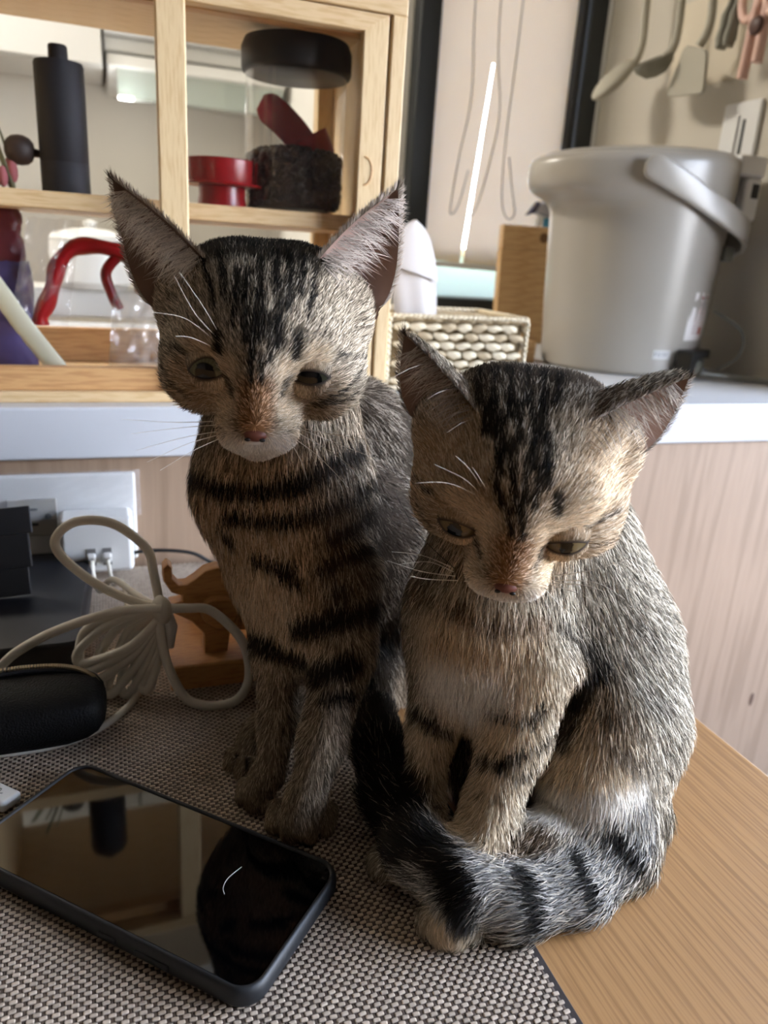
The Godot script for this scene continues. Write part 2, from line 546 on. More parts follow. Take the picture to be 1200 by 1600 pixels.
# ---------------------------------------------------------------- cabinet on the counter
func build_cabinet() -> void:
	var t := thing("display_cabinet", "beech wood cabinet with a sliding glass door on the white countertop", "cabinet", Vector3(0, 0.1495, -0.72))
	# local: x -0.150..0.263, y 0..0.352, z -0.21..0
	put("base", span(Vector3(-0.150, 0, -0.21), Vector3(0.263, 0.010, 0), 0.0015), M.beech, t)
	put("front_rail", span(Vector3(-0.136, 0.010, -0.022), Vector3(0.050, 0.030, -0.006), 0.0015), M.beech_deep, t)
	put("back_rail", span(Vector3(-0.136, 0.010, -0.205), Vector3(0.25, 0.045, -0.19), 0.0015), M.beech_deep, t)
	put("top", span(Vector3(-0.150, 0.338, -0.21), Vector3(0.263, 0.352, 0), 0.0015), M.beech, t)
	put("track", span(Vector3(-0.136, 0.322, -0.030), Vector3(0.25, 0.338, -0.016), 0.001), M.beech_deep, t)
	put("side", span(Vector3(0.249, 0.010, -0.21), Vector3(0.263, 0.338, 0), 0.0015), M.beech_tall, t)
	put("side", span(Vector3(-0.150, 0.010, -0.21), Vector3(-0.136, 0.338, 0), 0.0015), M.beech_tall, t)
	put("shelf", span(Vector3(-0.136, 0.160, -0.20), Vector3(0.247, 0.1745, -0.030), 0.0015), M.beech, t)
	put("back_post", span(Vector3(0.232, 0.01, -0.205), Vector3(0.249, 0.338, -0.185), 0.0015), M.beech_tall, t)
	var d := Node3D.new()
	d.name = "sliding_door"
	t.add_child(d)
	d.position = Vector3(0, 0, -0.0075)
	put("stile", span(Vector3(0.050, 0.011, -0.0065), Vector3(0.0735, 0.337, 0.0065), 0.0015), M.beech_tall, d)
	put("stile", span(Vector3(0.2235, 0.011, -0.0065), Vector3(0.2465, 0.337, 0.0065), 0.0015), M.beech_tall, d)
	# mitred top rail
	put("top_rail", geo().extrude(PackedVector2Array([Vector2(0.0735, 0.3225), Vector2(0.2235, 0.3225), Vector2(0.2465, 0.337), Vector2(0.0735, 0.337)]), 0.0134, 0.001).mesh(), M.beech, d)
	put("bottom_rail", span(Vector3(0.0735, 0.011, -0.0065), Vector3(0.2235, 0.031, 0.0065), 0.0015), M.beech, d)
	put("pane", span(Vector3(0.072, 0.030, -0.0015), Vector3(0.225, 0.324, 0.0015), 0.0), M.glass, d)
	var moon := []
	for k in 13: moon.append(Vector3(0.2295, 0.212, 0.0066) + Vector3(cos(PI * k / 12.0 - PI / 2) * 0.0075, sin(PI * k / 12.0 - PI / 2) * 0.012, 0))
	put("finger_groove", geo().tube(moon, 0.0008, 6).mesh(), M.beech_deep, d)

func build_cabinet_contents() -> void:
	var sh := 0.324
	var z := -0.80
	# hand grinder
	var g := thing("coffee_grinder", "dark grey cylindrical hand coffee grinder on the upper cabinet shelf", "grinder", Vector3(-0.026, sh, z))
	put("body", geo().lathe([Vector2(0, 0), Vector2(0.0198, 0), Vector2(0.0205, 0.001), Vector2(0.0205, 0.026), Vector2(0.0201, 0.0265), Vector2(0.0205, 0.027), Vector2(0.0205, 0.1035), Vector2(0.0195, 0.1058), Vector2(0, 0.108)], 48).mesh(), M.grinder, g)
	put("cap", geo().lathe([Vector2(0, 0.104), Vector2(0.0082, 0.104), Vector2(0.0078, 0.118), Vector2(0.0071, 0.1192), Vector2(0, 0.1192)], 32).mesh(), M.grinder, g)
	var k := geo().at(Transform3D(Basis(Vector3(0, 0, 1), PI / 2 - 0.1), Vector3(-0.020, 0.032, 0.0))).lathe([Vector2(0, 0), Vector2(0.0032, 0), Vector2(0.0036, 0.0045), Vector2(0.0075, 0.0055), Vector2(0.0108, 0.009), Vector2(0.0124, 0.014), Vector2(0.0124, 0.018), Vector2(0.0108, 0.0235), Vector2(0.0075, 0.027), Vector2(0.004, 0.0285), Vector2(0, 0.029)], 28)
	put("handle_knob", k.mesh(), M.knob, g)
	# glass jar with beans
	var j := thing("storage_jar", "tall glass jar with a black lid holding coffee beans", "jar", Vector3(0.186, sh, z - 0.012))
	put("lid", geo().lathe([Vector2(0, 0.122), Vector2(0.049, 0.122), Vector2(0.0515, 0.124), Vector2(0.0525, 0.127), Vector2(0.0525, 0.144), Vector2(0.0495, 0.151), Vector2(0.040, 0.153), Vector2(0, 0.153)], 48).mesh(), M.black, j)
	put("glass", geo().lathe([Vector2(0, 0.0005), Vector2(0.047, 0.0005), Vector2(0.0485, 0.003), Vector2(0.0485, 0.122)], 48).mesh(), M.jar, j)
	var heap := geo()
	heap.lathe([Vector2(0, 0.004), Vector2(0.043, 0.004), Vector2(0.043, 0.048), Vector2(0.03, 0.054), Vector2(0, 0.056)], 32)
	put("bean_bed", heap.mesh(), M.bean, j)
	var bean := geo().ball(Vector3(0.0052, 0.0032, 0.0038), Vector3.ZERO, 10)
	var mm_ := MultiMesh.new()
	mm_.transform_format = MultiMesh.TRANSFORM_3D
	mm_.mesh = bean.mesh()
	var places := []
	for i in 620:
		var top := i > 420
		var a := rng.randf() * TAU
		var rad := 0.0435 if not top else sqrt(rng.randf()) * 0.042
		var y := rng.randf_range(0.006, 0.052) if not top else 0.050 + 0.008 * (1.0 - rad / 0.043) + rng.randf() * 0.004
		places.append(Transform3D(Basis.from_euler(Vector3(rng.randf() * TAU, rng.randf() * TAU, rng.randf() * TAU)), Vector3(cos(a) * rad, y, sin(a) * rad)))
	mm_.instance_count = places.size()
	for i in places.size(): mm_.set_instance_transform(i, places[i])
	var b := MultiMeshInstance3D.new()
	b.name = "coffee_beans"
	b.multimesh = mm_
	b.material_override = M.bean
	b.set_meta("kind", "stuff")
	j.add_child(b)
	# scoop in the jar
	var s := thing("coffee_scoop", "red plastic scoop stuck into the beans of the jar", "scoop", Vector3(0.186, sh, z - 0.012))
	var pth := smooth([Vector3(-0.037, 0.0955, 0.012), Vector3(-0.020, 0.086, 0.012), Vector3(-0.002, 0.072, 0.010), Vector3(0.012, 0.058, 0.006)], 5)
	var rr := []
	for i in pth.size(): rr.append(0.0016 + 0.0022 * minf(1.0, (i + 0.4) * 0.35))
	put("handle", geo().tube(pth, rr, 16, 4.0, Vector3(0.1, 0.1, 1)).mesh(), M.red_dark, s)
	put("cup", geo().at(Transform3D(Basis(Vector3(0, 0, 1), 0.5), Vector3(0.021, 0.058, 0.006))).lathe([Vector2(0, -0.016), Vector2(0.013, -0.014), Vector2(0.017, -0.004), Vector2(0.0175, 0.017), Vector2(0.016, 0.017), Vector2(0.0155, -0.002), Vector2(0, -0.012)], 28).mesh(), M.red_dark, s)
	# dripper base
	var d := thing("coffee_dripper", "red plastic dripper stand with a slotted cup beside the bean jar", "dripper", Vector3(0.113, sh, z))
	put("foot", geo().lathe([Vector2(0, 0), Vector2(0.0225, 0), Vector2(0.0235, 0.001), Vector2(0.0218, 0.010), Vector2(0.0222, 0.0195), Vector2(0, 0.0195)], 40).mesh(), M.red, d)
	put("flange", geo().lathe([Vector2(0, 0.0192), Vector2(0.0375, 0.0188), Vector2(0.0385, 0.0200), Vector2(0.0375, 0.0212), Vector2(0, 0.0212)], 48).mesh(), M.red, d)
	var cup := geo()
	var ring := []
	for q in 61:
		var a := deg_to_rad(20 + 340.0 * q / 60) - 0.75
		var row := []
		for e in [[0.0335, 0.021], [0.0345, 0.0405], [0.0335, 0.0418], [0.0318, 0.0405], [0.0308, 0.021]]: row.append(Vector3(cos(a) * e[0], e[1], -sin(a) * e[0]))
		ring.append(row)
	cup.loft(ring, true)
	put("cup", cup.mesh(), M.red, d)
	# lower bay
	var lo := 0.1595
	var sv := thing("coffee_server", "glass coffee server with a wavy red handle in the lower cabinet bay", "server", Vector3(0.072, lo, z))
	put("glass", geo().lathe([Vector2(0, 0.001), Vector2(0.044, 0.001), Vector2(0.052, 0.008), Vector2(0.052, 0.030), Vector2(0.044, 0.065), Vector2(0.036, 0.085)], 40).mesh(), M.glass, sv)
	put("collar", geo().lathe([Vector2(0.036, 0.082), Vector2(0.043, 0.082), Vector2(0.044, 0.116), Vector2(0.037, 0.118), Vector2(0.036, 0.082)], 40).mesh(), M.red, sv)
	var hp := smooth(mm([-36, 110, 6, -58, 119, 8, -80, 122, 8, -97, 118, 8, -109, 104, 8, -114, 88, 8, -120, 72, 8, -127, 58, 8, -128, 50, 8]), 6)
	var hr := []
	for i in hp.size(): hr.append(0.0098 + 0.0011 * sin(i * 0.55))
	put("handle", geo().tube(hp, hr, 14, 0.75, Vector3(0, 0, 1)).mesh(), M.red, sv)
	var h2 := smooth(mm([-52, 119, 8, -68, 100, 8, -64, 80, 8, -58, 66, 8]), 6)
	put("handle_brace", geo().tube(h2, 0.0062, 12, 0.8, Vector3(0, 0, 1)).mesh(), M.red, sv)
	# curved pale band
	var band := []
	for q in smooth(mm([-104, 262, -792, -88, 238, -788, -72, 212, -784, -54, 186, -780, -44, 172, -778, -40, 163, -777]), 6): band.append(q)
	var br := []
	for i in band.size(): br.append(0.0088 * minf(1.0, 0.45 + (band.size() - 1 - i) * 0.18))
	var pale := plain(Color(0.74, 0.74, 0.66), 0.35)
	var cb := put("filter_clip", geo().tube(band, br, 14, 0.35, Vector3(0.83, 0.55, 0.1)).mesh(), pale)
	tag(cb, "pale curved plastic strip leaning in the lower left of the cabinet", "strip")
	# bags
	var pb := thing("coffee_bag", "maroon and purple bag at the left of the lower bay", "bag", Vector3(-0.098, lo, z - 0.03))
	put("maroon_top", cushion(Vector3(0.060, 0.055, 0.03), Vector3(0, 0.128, 0), 31), plain(Color(0.36, 0.14, 0.18), 0.35), pb)
	put("purple_bottom", cushion(Vector3(0.066, 0.105, 0.036), Vector3(0.002, 0.052, 0), 32), plain(Color(0.30, 0.27, 0.45), 0.35), pb)
	var cl := put("plastic_bag", crumple(Vector3(0.000, lo + 0.002, -0.772), Vector3(0.060, 0, 0.004), Vector3(0.006, 0.088, -0.012), 35), M.bag)
	tag(cl, "crumpled clear plastic bag standing behind the striped kitten's ear", "plastic bag")
	var c2 := put("plastic_pouch", crumple(Vector3(-0.082, lo + 0.050, -0.785), Vector3(0.05, 0, 0), Vector3(0.020, 0.095, 0), 36), M.film)
	tag(c2, "thin clear plastic pouch in front of the maroon and purple bag", "plastic bag")
	# dried flowers in the upper left corner
	var fl := thing("dried_flowers", "small bunch of dried pink flowers left of the coffee grinder", "flowers", Vector3(-0.078, sh, z))
	for i in 7:
		var a := Vector3(rng.randf_range(-0.010, 0.010), 0.001, rng.randf_range(-0.006, 0.006))
		var e := a + Vector3(rng.randf_range(-0.034, -0.012), rng.randf_range(0.05, 0.068), rng.randf_range(-0.006, 0.006))
		put("stem", geo().tube(smooth([a, (a + e) / 2 + Vector3(0.003, 0, 0), e], 3), 0.0012, 6).mesh(), plain(Color(0.42, 0.42, 0.32), 0.8), fl)
		put("petal", geo().ball(Vector3(0.004, 0.009, 0.004), a + Vector3(0, 0.010 + 0.004 * (i % 3), 0), 10).mesh(), plain(Color(0.62, 0.36, 0.38), 0.8), fl)

func cushion(size: Vector3, where: Vector3, sd: int) -> ArrayMesh:
	var n := FastNoiseLite.new()
	n.seed = sd
	n.frequency = 18.0
	var rings := []
	for i in 11:
		var v := i / 10.0
		var thick := 0.25 + 0.75 * sqrt(maxf(0.0, sin(PI * clampf(v, 0.03, 0.97))))
		var ring := []
		for k in 28:
			var a := TAU * k / 28
			var p := Vector3(signf(cos(a)) * pow(absf(cos(a)), 0.6) * size.x / 2, (v - 0.5) * size.y, signf(sin(a)) * pow(absf(sin(a)), 0.8) * size.z / 2 * thick)
			p += Vector3(1, 0, 1) * n.get_noise_3dv(p * 3.0) * 0.006
			ring.append(p + where)
		rings.append(ring)
	return geo().loft(rings).mesh()

func crumple(o: Vector3, u: Vector3, v: Vector3, sd: int) -> ArrayMesh:
	var n := FastNoiseLite.new()
	n.seed = sd
	n.noise_type = FastNoiseLite.TYPE_CELLULAR
	n.fractal_octaves = 2
	n.frequency = 5.0
	var front := []
	var back := []
	var w := u.cross(v).normalized()
	for j in 19:
		var a := []
		var b := []
		for i in 19:
			var x := i / 18.0
			var y := j / 18.0
			var puff := sin(PI * x) * sin(PI * clampf(y, 0.02, 0.98)) * 0.010
			var d := n.get_noise_2d(x, y) * 0.010
			var p := o + u * (x * (1.0 - 0.12 * y) + 0.06 * y) + v * (y + 0.03 * n.get_noise_2d(x + 4, y))
			a.append(p + w * (puff + d))
			b.append(p - w * (puff - d * 0.6))
		front.append(a)
		back.append(b)
	return geo().sheet(front).sheet(back).mesh()

# ---------------------------------------------------------------- kitchen seen through the cabinet
func build_kitchen() -> void:
	var a := thing("wall_cupboard", "lower hanging white kitchen wall cupboard at the upper left", "cupboard", Vector3(-0.42, 0.645, -2.0))
	put("carcass", span(Vector3(-0.45, 0.0, -0.25), Vector3(0.445, 0.9, -0.02), 0.002), M.white, a)
	put("door", span(Vector3(-0.449, 0.002, -0.019), Vector3(-0.002, 0.899, 0.0), 0.002), M.white, a)
	put("door", span(Vector3(0.002, 0.002, -0.019), Vector3(0.444, 0.899, 0.0), 0.002), M.white, a)
	var b := thing("wall_cupboard", "higher hanging white kitchen wall cupboard above the range hood", "cupboard", Vector3(0.18, 0.712, -2.0))
	put("carcass", span(Vector3(-0.150, 0.0, -0.25), Vector3(0.26, 0.9, -0.02), 0.002), M.white, b)
	put("door", span(Vector3(-0.149, 0.002, -0.019), Vector3(0.140, 0.899, 0.0), 0.002), M.white, b)
	put("door", span(Vector3(0.145, 0.002, -0.019), Vector3(0.26, 0.899, 0.0), 0.002), M.white, b)
	put("light_rail", span(Vector3(-0.150, -0.030, -0.24), Vector3(0.26, -0.0005, -0.03), 0.004), M.white, b)
	var h := thing("range_hood", "white range hood with a clear visor below the higher wall cupboard", "range hood", Vector3(0.18, 0.58, -2.0))
	put("body", geo().at(Transform3D(Basis(Vector3(0, 1, 0), -PI / 2), Vector3(0.055, 0, 0))).extrude(PackedVector2Array([Vector2(-0.24, 0.095), Vector2(-0.015, 0.095), Vector2(-0.01, 0.072), Vector2(-0.05, 0.050), Vector2(-0.24, 0.040)]), 0.40, 0.003).mesh(), M.white, h)
	var visor := glass(0.25, Color(0.80, 0.88, 0.85))
	put("visor", span(Vector3(-0.125, 0.010, -0.020), Vector3(0.250, 0.075, -0.016), 0.0), visor, h)
	put("visor_edge", span(Vector3(-0.125, 0.005, -0.021), Vector3(0.250, 0.010, -0.014), 0.001), M.grey, h)
	var lamp := plain(Color(1, 1, 1), 0.5)
	lamp.emission_enabled = true
	lamp.emission = Color(1.0, 0.98, 0.94)
	lamp.emission_energy_multiplier = 2.0
	put("lamp", span(Vector3(-0.125, 0.004, -0.012), Vector3(-0.092, 0.012, -0.006), 0.002), lamp, h)
	var hl := OmniLight3D.new()
	hl.name = "lamp_light"
	hl.light_energy = 0.004
	hl.omni_range = 4.0
	hl.omni_attenuation = 2.0
	hl.light_size = 0.015
	hl.shadow_enabled = true
	h.add_child(hl)
	hl.position = Vector3(-0.108, -0.006, 0.004)
	# unseen ceiling panel lamp, placed to brighten the kitchen
	var cl := thing("unseen_ceiling_lamp", "square flat ceiling lamp out of view, placed to brighten the kitchen", "lamp", Vector3(-1.0, 1.70, -1.72))
	put("rim", geo().box(Vector3(0.52, 0.03, 0.52), 0.004, Vector3(0, -0.015, 0)).mesh(), M.white, cl)
	var glow := plain(Color(1, 1, 1), 0.6)
	glow.emission_enabled = true
	glow.emission = Color(1.0, 0.97, 0.92)
	glow.emission_energy_multiplier = 1.5
	put("diffuser", geo().box(Vector3(0.48, 0.004, 0.48), 0.001, Vector3(0, -0.032, 0)).mesh(), glow, cl)
	var al := AreaLight3D.new()
	al.name = "lamp_light"
	al.area_size = Vector2(0.46, 0.46)
	al.light_color = Color(1.0, 0.97, 0.92)
	al.light_energy = KITCHEN
	al.area_range = 8.0
	al.shadow_enabled = true
	cl.add_child(al)
	al.position = Vector3(0, -0.036, 0)
	al.rotation.x = -PI / 2
	# things on the far counter
	var p := thing("cooking_pot", "round white pot on the counter behind the cabinet", "pot", Vector3(-0.015, 0.200, -1.55))
	put("body", geo().lathe([Vector2(0, 0), Vector2(0.055, 0), Vector2(0.068, 0.012), Vector2(0.072, 0.06), Vector2(0.070, 0.082), Vector2(0.066, 0.082), Vector2(0, 0.084)], 40).mesh(), M.white, p)
	put("lid", geo().lathe([Vector2(0, 0.083), Vector2(0.071, 0.083), Vector2(0.066, 0.092), Vector2(0.03, 0.102), Vector2(0, 0.104)], 40).mesh(), M.white, p)
	put("lid_knob", geo().lathe([Vector2(0, 0.103), Vector2(0.008, 0.103), Vector2(0.012, 0.114), Vector2(0, 0.118)], 20).mesh(), M.white, p)
	var q := thing("tray_stand", "low white box under the round white pot", "box", Vector3(-0.02, 0.1495, -1.52))
	put("body", span(Vector3(-0.16, 0, -0.15), Vector3(0.16, 0.048, 0.0), 0.006), M.white, q)
	put("lid", span(Vector3(-0.162, 0.0482, -0.152), Vector3(0.162, 0.0502, 0.002), 0.001), M.white, q)

# ---------------------------------------------------------------- by the window
func build_window_things() -> void:
	var poly := PackedVector2Array([Vector2(0.573, 1.15), Vector2(0.884, 1.15), Vector2(0.868, 0.79), Vector2(0.838, 0.279), Vector2(0.6645, 0.284), Vector2(0.6925, 0.632), Vector2(0.6888, 0.632), Vector2(0.6575, 0.285), Vector2(0.573, 0.290)])
	var b := thing("window_blind", "translucent beige roller blind with a bright slit hanging in the window", "blind", Vector3(0, 0, -1.425))
	put("fabric", geo().extrude(poly, 0.0016).mesh(), M.blind, b)
	put("hem_bar", geo().at(Transform3D(Basis(Vector3(0, 0, 1), -0.028), Vector3(0.705, 0.279, 0))).box(Vector3(0.265, 0.010, 0.006), 0.002).mesh(), M.white, b)
	var loops := [
		[640, 1100, 640, 640, 730, 640, 648, 575, 640, 634, 470, 641, 625, 385, 641, 630, 372, 641, 642, 392, 641, 655, 450, 641],
		[690, 1100, 640, 690, 700, 640, 708, 560, 641, 700, 480, 641, 683, 400, 641, 670, 372, 641, 663, 377, 641],
		[733, 1100, 640, 733, 730, 640, 727, 530, 641, 728, 440, 641, 735, 390, 641, 750, 371, 641, 762, 384, 641, 752, 420, 641, 737, 480, 641]]
	var words := ["left loop of thin blind cord over the beige blind", "middle loop of thin blind cord beside the bright slit", "right loop of thin blind cord over the beige blind"]
	for i in 3:
		var pts := mm(loops[i])
		for k in pts.size(): pts[k].z = -1.416
		tag(put("blind_cord", geo().tube(smooth(pts, 5), 0.0013, 6).mesh(), M.cord), words[i], "cord", "")
	# cutting board made of glued strips
	var cb := thing("cutting_board", "bamboo cutting board standing upright behind the white kettle", "cutting board", Vector3(0.682, 0.1495, -1.30))
	cb.rotation.x = -0.06
	var ys := [0.0, 0.042, 0.086, 0.128, 0.165, 0.207]
	for i in 5:
		var hh: float = ys[i + 1] - ys[i]
		put("strip", boxm(Vector3(0.17, hh - 0.0001, 0.016), 0.0006 if i < 4 else 0.003, Vector3(0.085, ys[i] + hh / 2, 0)), M.bamboo, cb)
	put("hole", geo().at(Transform3D(Basis(Vector3(1, 0, 0), PI / 2), Vector3(0.085, 0.188, 0.0))).lathe([Vector2(0, -0.0084), Vector2(0.009, -0.0084), Vector2(0.009, 0.0084), Vector2(0, 0.0084)], 20).mesh(), plain(Color(0.42, 0.30, 0.17), 0.7), cb)
	var wt := thing("wooden_tray", "low light wood tray lying between the basket and the kettle", "tray", Vector3(0.50, 0.1495, -1.10))
	put("board", boxm(Vector3(0.22, 0.012, 0.16), 0.003, Vector3(0, 0.006, 0)), M.bamboo, wt)
	put("edge", boxm(Vector3(0.22, 0.022, 0.010), 0.003, Vector3(0, 0.022, 0.075)), M.bamboo, wt)
	put("edge", boxm(Vector3(0.010, 0.022, 0.14), 0.003, Vector3(0.105, 0.022, 0)), M.bamboo, wt)
	# spray bottle
	var s := thing("spray_bottle", "spray bottle with a grey and blue head behind the cutting board", "bottle", Vector3(0.815, 0.1495, -1.365))
	put("body", geo().lathe([Vector2(0, 0), Vector2(0.028, 0), Vector2(0.030, 0.004), Vector2(0.030, 0.15), Vector2(0.014, 0.19), Vector2(0.013, 0.205), Vector2(0, 0.205)], 28).mesh(), plain(Color(0.80, 0.90, 0.92), 0.3), s)
	put("collar", geo().lathe([Vector2(0, 0.200), Vector2(0.016, 0.200), Vector2(0.016, 0.226), Vector2(0, 0.226)], 24).mesh(), plain(Color(0.15, 0.50, 0.62), 0.4), s)
	put("head", geo().extrude(PackedVector2Array([Vector2(-0.040, 0.233), Vector2(0.016, 0.222), Vector2(0.022, 0.262), Vector2(-0.010, 0.262), Vector2(-0.030, 0.252)]), 0.018, 0.003).mesh(), plain(Color(0.62, 0.62, 0.66), 0.4), s)
	put("nozzle", geo().extrude(PackedVector2Array([Vector2(-0.056, 0.228), Vector2(-0.040, 0.233), Vector2(-0.030, 0.252), Vector2(-0.036, 0.254)]), 0.014, 0.002).mesh(), plain(Color(0.20, 0.19, 0.28), 0.4), s)
	put("trigger", geo().extrude(PackedVector2Array([Vector2(-0.034, 0.205), Vector2(-0.024, 0.205), Vector2(-0.020, 0.230), Vector2(-0.030, 0.231)]), 0.010, 0.002).mesh(), M.white, s)
	build_basket()

func build_basket() -> void:
	var t := thing("tissue_basket", "woven cream paper rope basket holding tissues beside the cabinet", "basket", Vector3(0.285, 0.1495, -0.78))
	var L := 0.166
	var D := 0.125
	var H := 0.081
	put("liner", span(Vector3(0.004, 0.0, -D + 0.004), Vector3(L - 0.004, H - 0.005, -0.004), 0.002), M.rope_dark, t)
	var rows := 7
	var dy := (H - 0.012) / rows
	var bead := geo()
	# a strand: a plump twisted pill along x
	var rings := []
	for i in 9:
		var q := i / 8.0
		var w := 0.35 + 0.65 * pow(sin(PI * clampf(q, 0.04, 0.96)), 0.6)
		var ring := []
		for k in 10:
			var a := TAU * k / 10 + q * 2.2
			var rr := 1.0 + 0.16 * cos(3.0 * (TAU * k / 10))
			ring.append(Vector3((q - 0.5), cos(a) * 0.5 * w * rr, sin(a) * 0.5 * w * rr))
		rings.append(ring)
	bead.loft(rings)
	var sm := bead.mesh()
	var faces := [[Vector3(0, 0, 0), Vector3(1, 0, 0), Vector3(0, 0, 1), L, 9], [Vector3(0, 0, -D), Vector3(0, 0, 1), Vector3(-1, 0, 0), D, 7], [Vector3(L, 0, 0), Vector3(0, 0, -1), Vector3(1, 0, 0), D, 7]]
	for f in faces:
		var cols: int = f[4]
		var step: float = f[3] / cols
		for j in rows:
			for i in cols:
				var off := 0.5 if (j % 2 == 0) else 0.0
				var u: float = (i + 0.5 + (off - 0.25)) * step
				if u < step * 0.45 or u > f[3] - step * 0.35: continue
				var o := put("woven_strand", sm, M.rope if rng.randf() < 0.7 else M.rope_tan, t)
				var by := Basis(f[1] as Vector3, Vector3.UP, (f[1] as Vector3).cross(Vector3.UP))
				o.transform = Transform3D(by * Basis(Vector3(0, 0, 1), rng.randf_range(-0.16, 0.16)) * Basis.from_scale(Vector3(step * rng.randf_range(0.86, 1.05), dy * rng.randf_range(0.72, 0.95), 0.0065)), f[0] + f[1] * u + Vector3.UP * (0.006 + (j + 0.5) * dy) + f[2] * rng.randf_range(-0.0008, 0.001))
	# top rows of strands round the slot
	for j in 7:
		for i in 8:
			var x := (i + 0.5) * L / 8
			var z := -(j + 0.5) * D / 7
			if j == 3 and i > 1 and i < 6: continue
			var o := put("woven_strand", sm, M.rope_tan, t)
			o.transform = Transform3D(Basis(Vector3.UP, rng.randf_range(-0.15, 0.15)) * Basis.from_scale(Vector3(L / 8 * 1.05, 0.006, D / 7 * 0.95)), Vector3(x, H - 0.004, z))
	# twisted rims
	var c := [Vector3(0, H, 0), Vector3(L, H, 0), Vector3(L, H, -D), Vector3(0, H, -D)]
	var rim := []
	for i in 4: rim.append([c[i], c[(i + 1) % 4]])
	for i in 4: rim.append([c[i], Vector3(c[i].x, 0.004, c[i].z)])
	rim.append([Vector3(0, 0.004, 0), Vector3(L, 0.004, 0)])
	for e in rim:
		var d: Vector3 = e[1] - e[0]
		var m := int(d.length() / 0.0058)
		var g := geo()
		for k in m:
			g.t = Transform3D(Basis(Quaternion(Vector3(1, 0, 0), (d.normalized() + Vector3(0.25, 0.35, 0.25)).normalized())), e[0] + d * ((k + 0.5) / m))
			g.ball(Vector3(0.0050, 0.0026, 0.0032), Vector3.ZERO, 8)
		put("rim_rope", g.mesh(), M.rope, t)
	# tissue
	var s := thing("tissue", "white paper tissue sticking out of the woven basket", "tissue", Vector3(0.340, 0.2255, -0.845))
	s.rotation.y = 0.15
	for f in 2:
		var sheet := []
		for j in 15:
			var v := j / 14.0
			var row := []
			for i in 21:
				var u := i / 20.0 * 2.0 - 1.0
				var half := (0.029 + 0.004 * v) * sqrt(maxf(0.0, 1.0 - pow(v, 3.2)))
				var bend := 0.010 * cos(u * 1.5 + v * 0.8) + 0.0012 * sin(u * 6.0 + v * 2.0)
				var p := Vector3(u * half - 0.010 * v, v * 0.104, bend * (1.0 - 0.4 * v))
				if f == 1:
					var y := 0.1032 - v * 0.050
					var g := y / 0.104
					p = Vector3(u * (0.029 + 0.004 * g) * sqrt(maxf(0.0, 1.0 - pow(g, 3.2))) * 1.03 - 0.010 * g, y - 0.007 * (u + 1.0) * v, 0.010 * cos(u * 1.5 + g * 0.8) * (1.0 - 0.4 * g) + 0.0015 + 0.005 * v)
				row.append(p)
			sheet.append(row)
		put("ply", geo().sheet(sheet).mesh(), M.tissue, s)

# ---------------------------------------------------------------- kettle
func kettle_ring(y: float, rl: float, rr: float, rz: float, slope := 0.0, K := 48) -> Array:
	var ring := []
	for k in K:
		var a := TAU * k / K
		var x := cos(a) * (rl if cos(a) < 0 else rr)
		ring.append(Vector3(x, y + x * slope, sin(a) * rz))
	return ring

func curved_patch(t: Node3D, called: String, a0: float, a1: float, y0: float, y1: float, off: float, mat: Material) -> void:
	var v := PackedVector3Array()
	var n := PackedVector3Array()
	var uv := PackedVector2Array()
	var idx := PackedInt32Array()
	for j in 2:
		for i in 9:
			var q := i / 8.0
			var a := lerpf(a0, a1, q)
			var y := lerpf(y0, y1, float(j))
			var f := y / 0.21
			var rr := lerpf(0.119, 0.130, f) + off
			var rz := lerpf(0.106, 0.115, f) + off
			v.append(Vector3(cos(a) * rr, y, sin(a) * rz))
			n.append(Vector3(cos(a) / rr, -0.05, sin(a) / rz).normalized())
			uv.append(Vector2(q, 1.0 - j))
	for i in 8: idx.append_array(PackedInt32Array([i, i + 9, i + 1, i + 1, i + 9, i + 10]))
	var a := []
	a.resize(Mesh.ARRAY_MAX)
	a[Mesh.ARRAY_VERTEX] = v
	a[Mesh.ARRAY_NORMAL] = n
	a[Mesh.ARRAY_TEX_UV] = uv
	a[Mesh.ARRAY_INDEX] = idx
	var m := ArrayMesh.new()
	m.add_surface_from_arrays(Mesh.PRIMITIVE_TRIANGLES, a)
	put(called, m, mat, t)

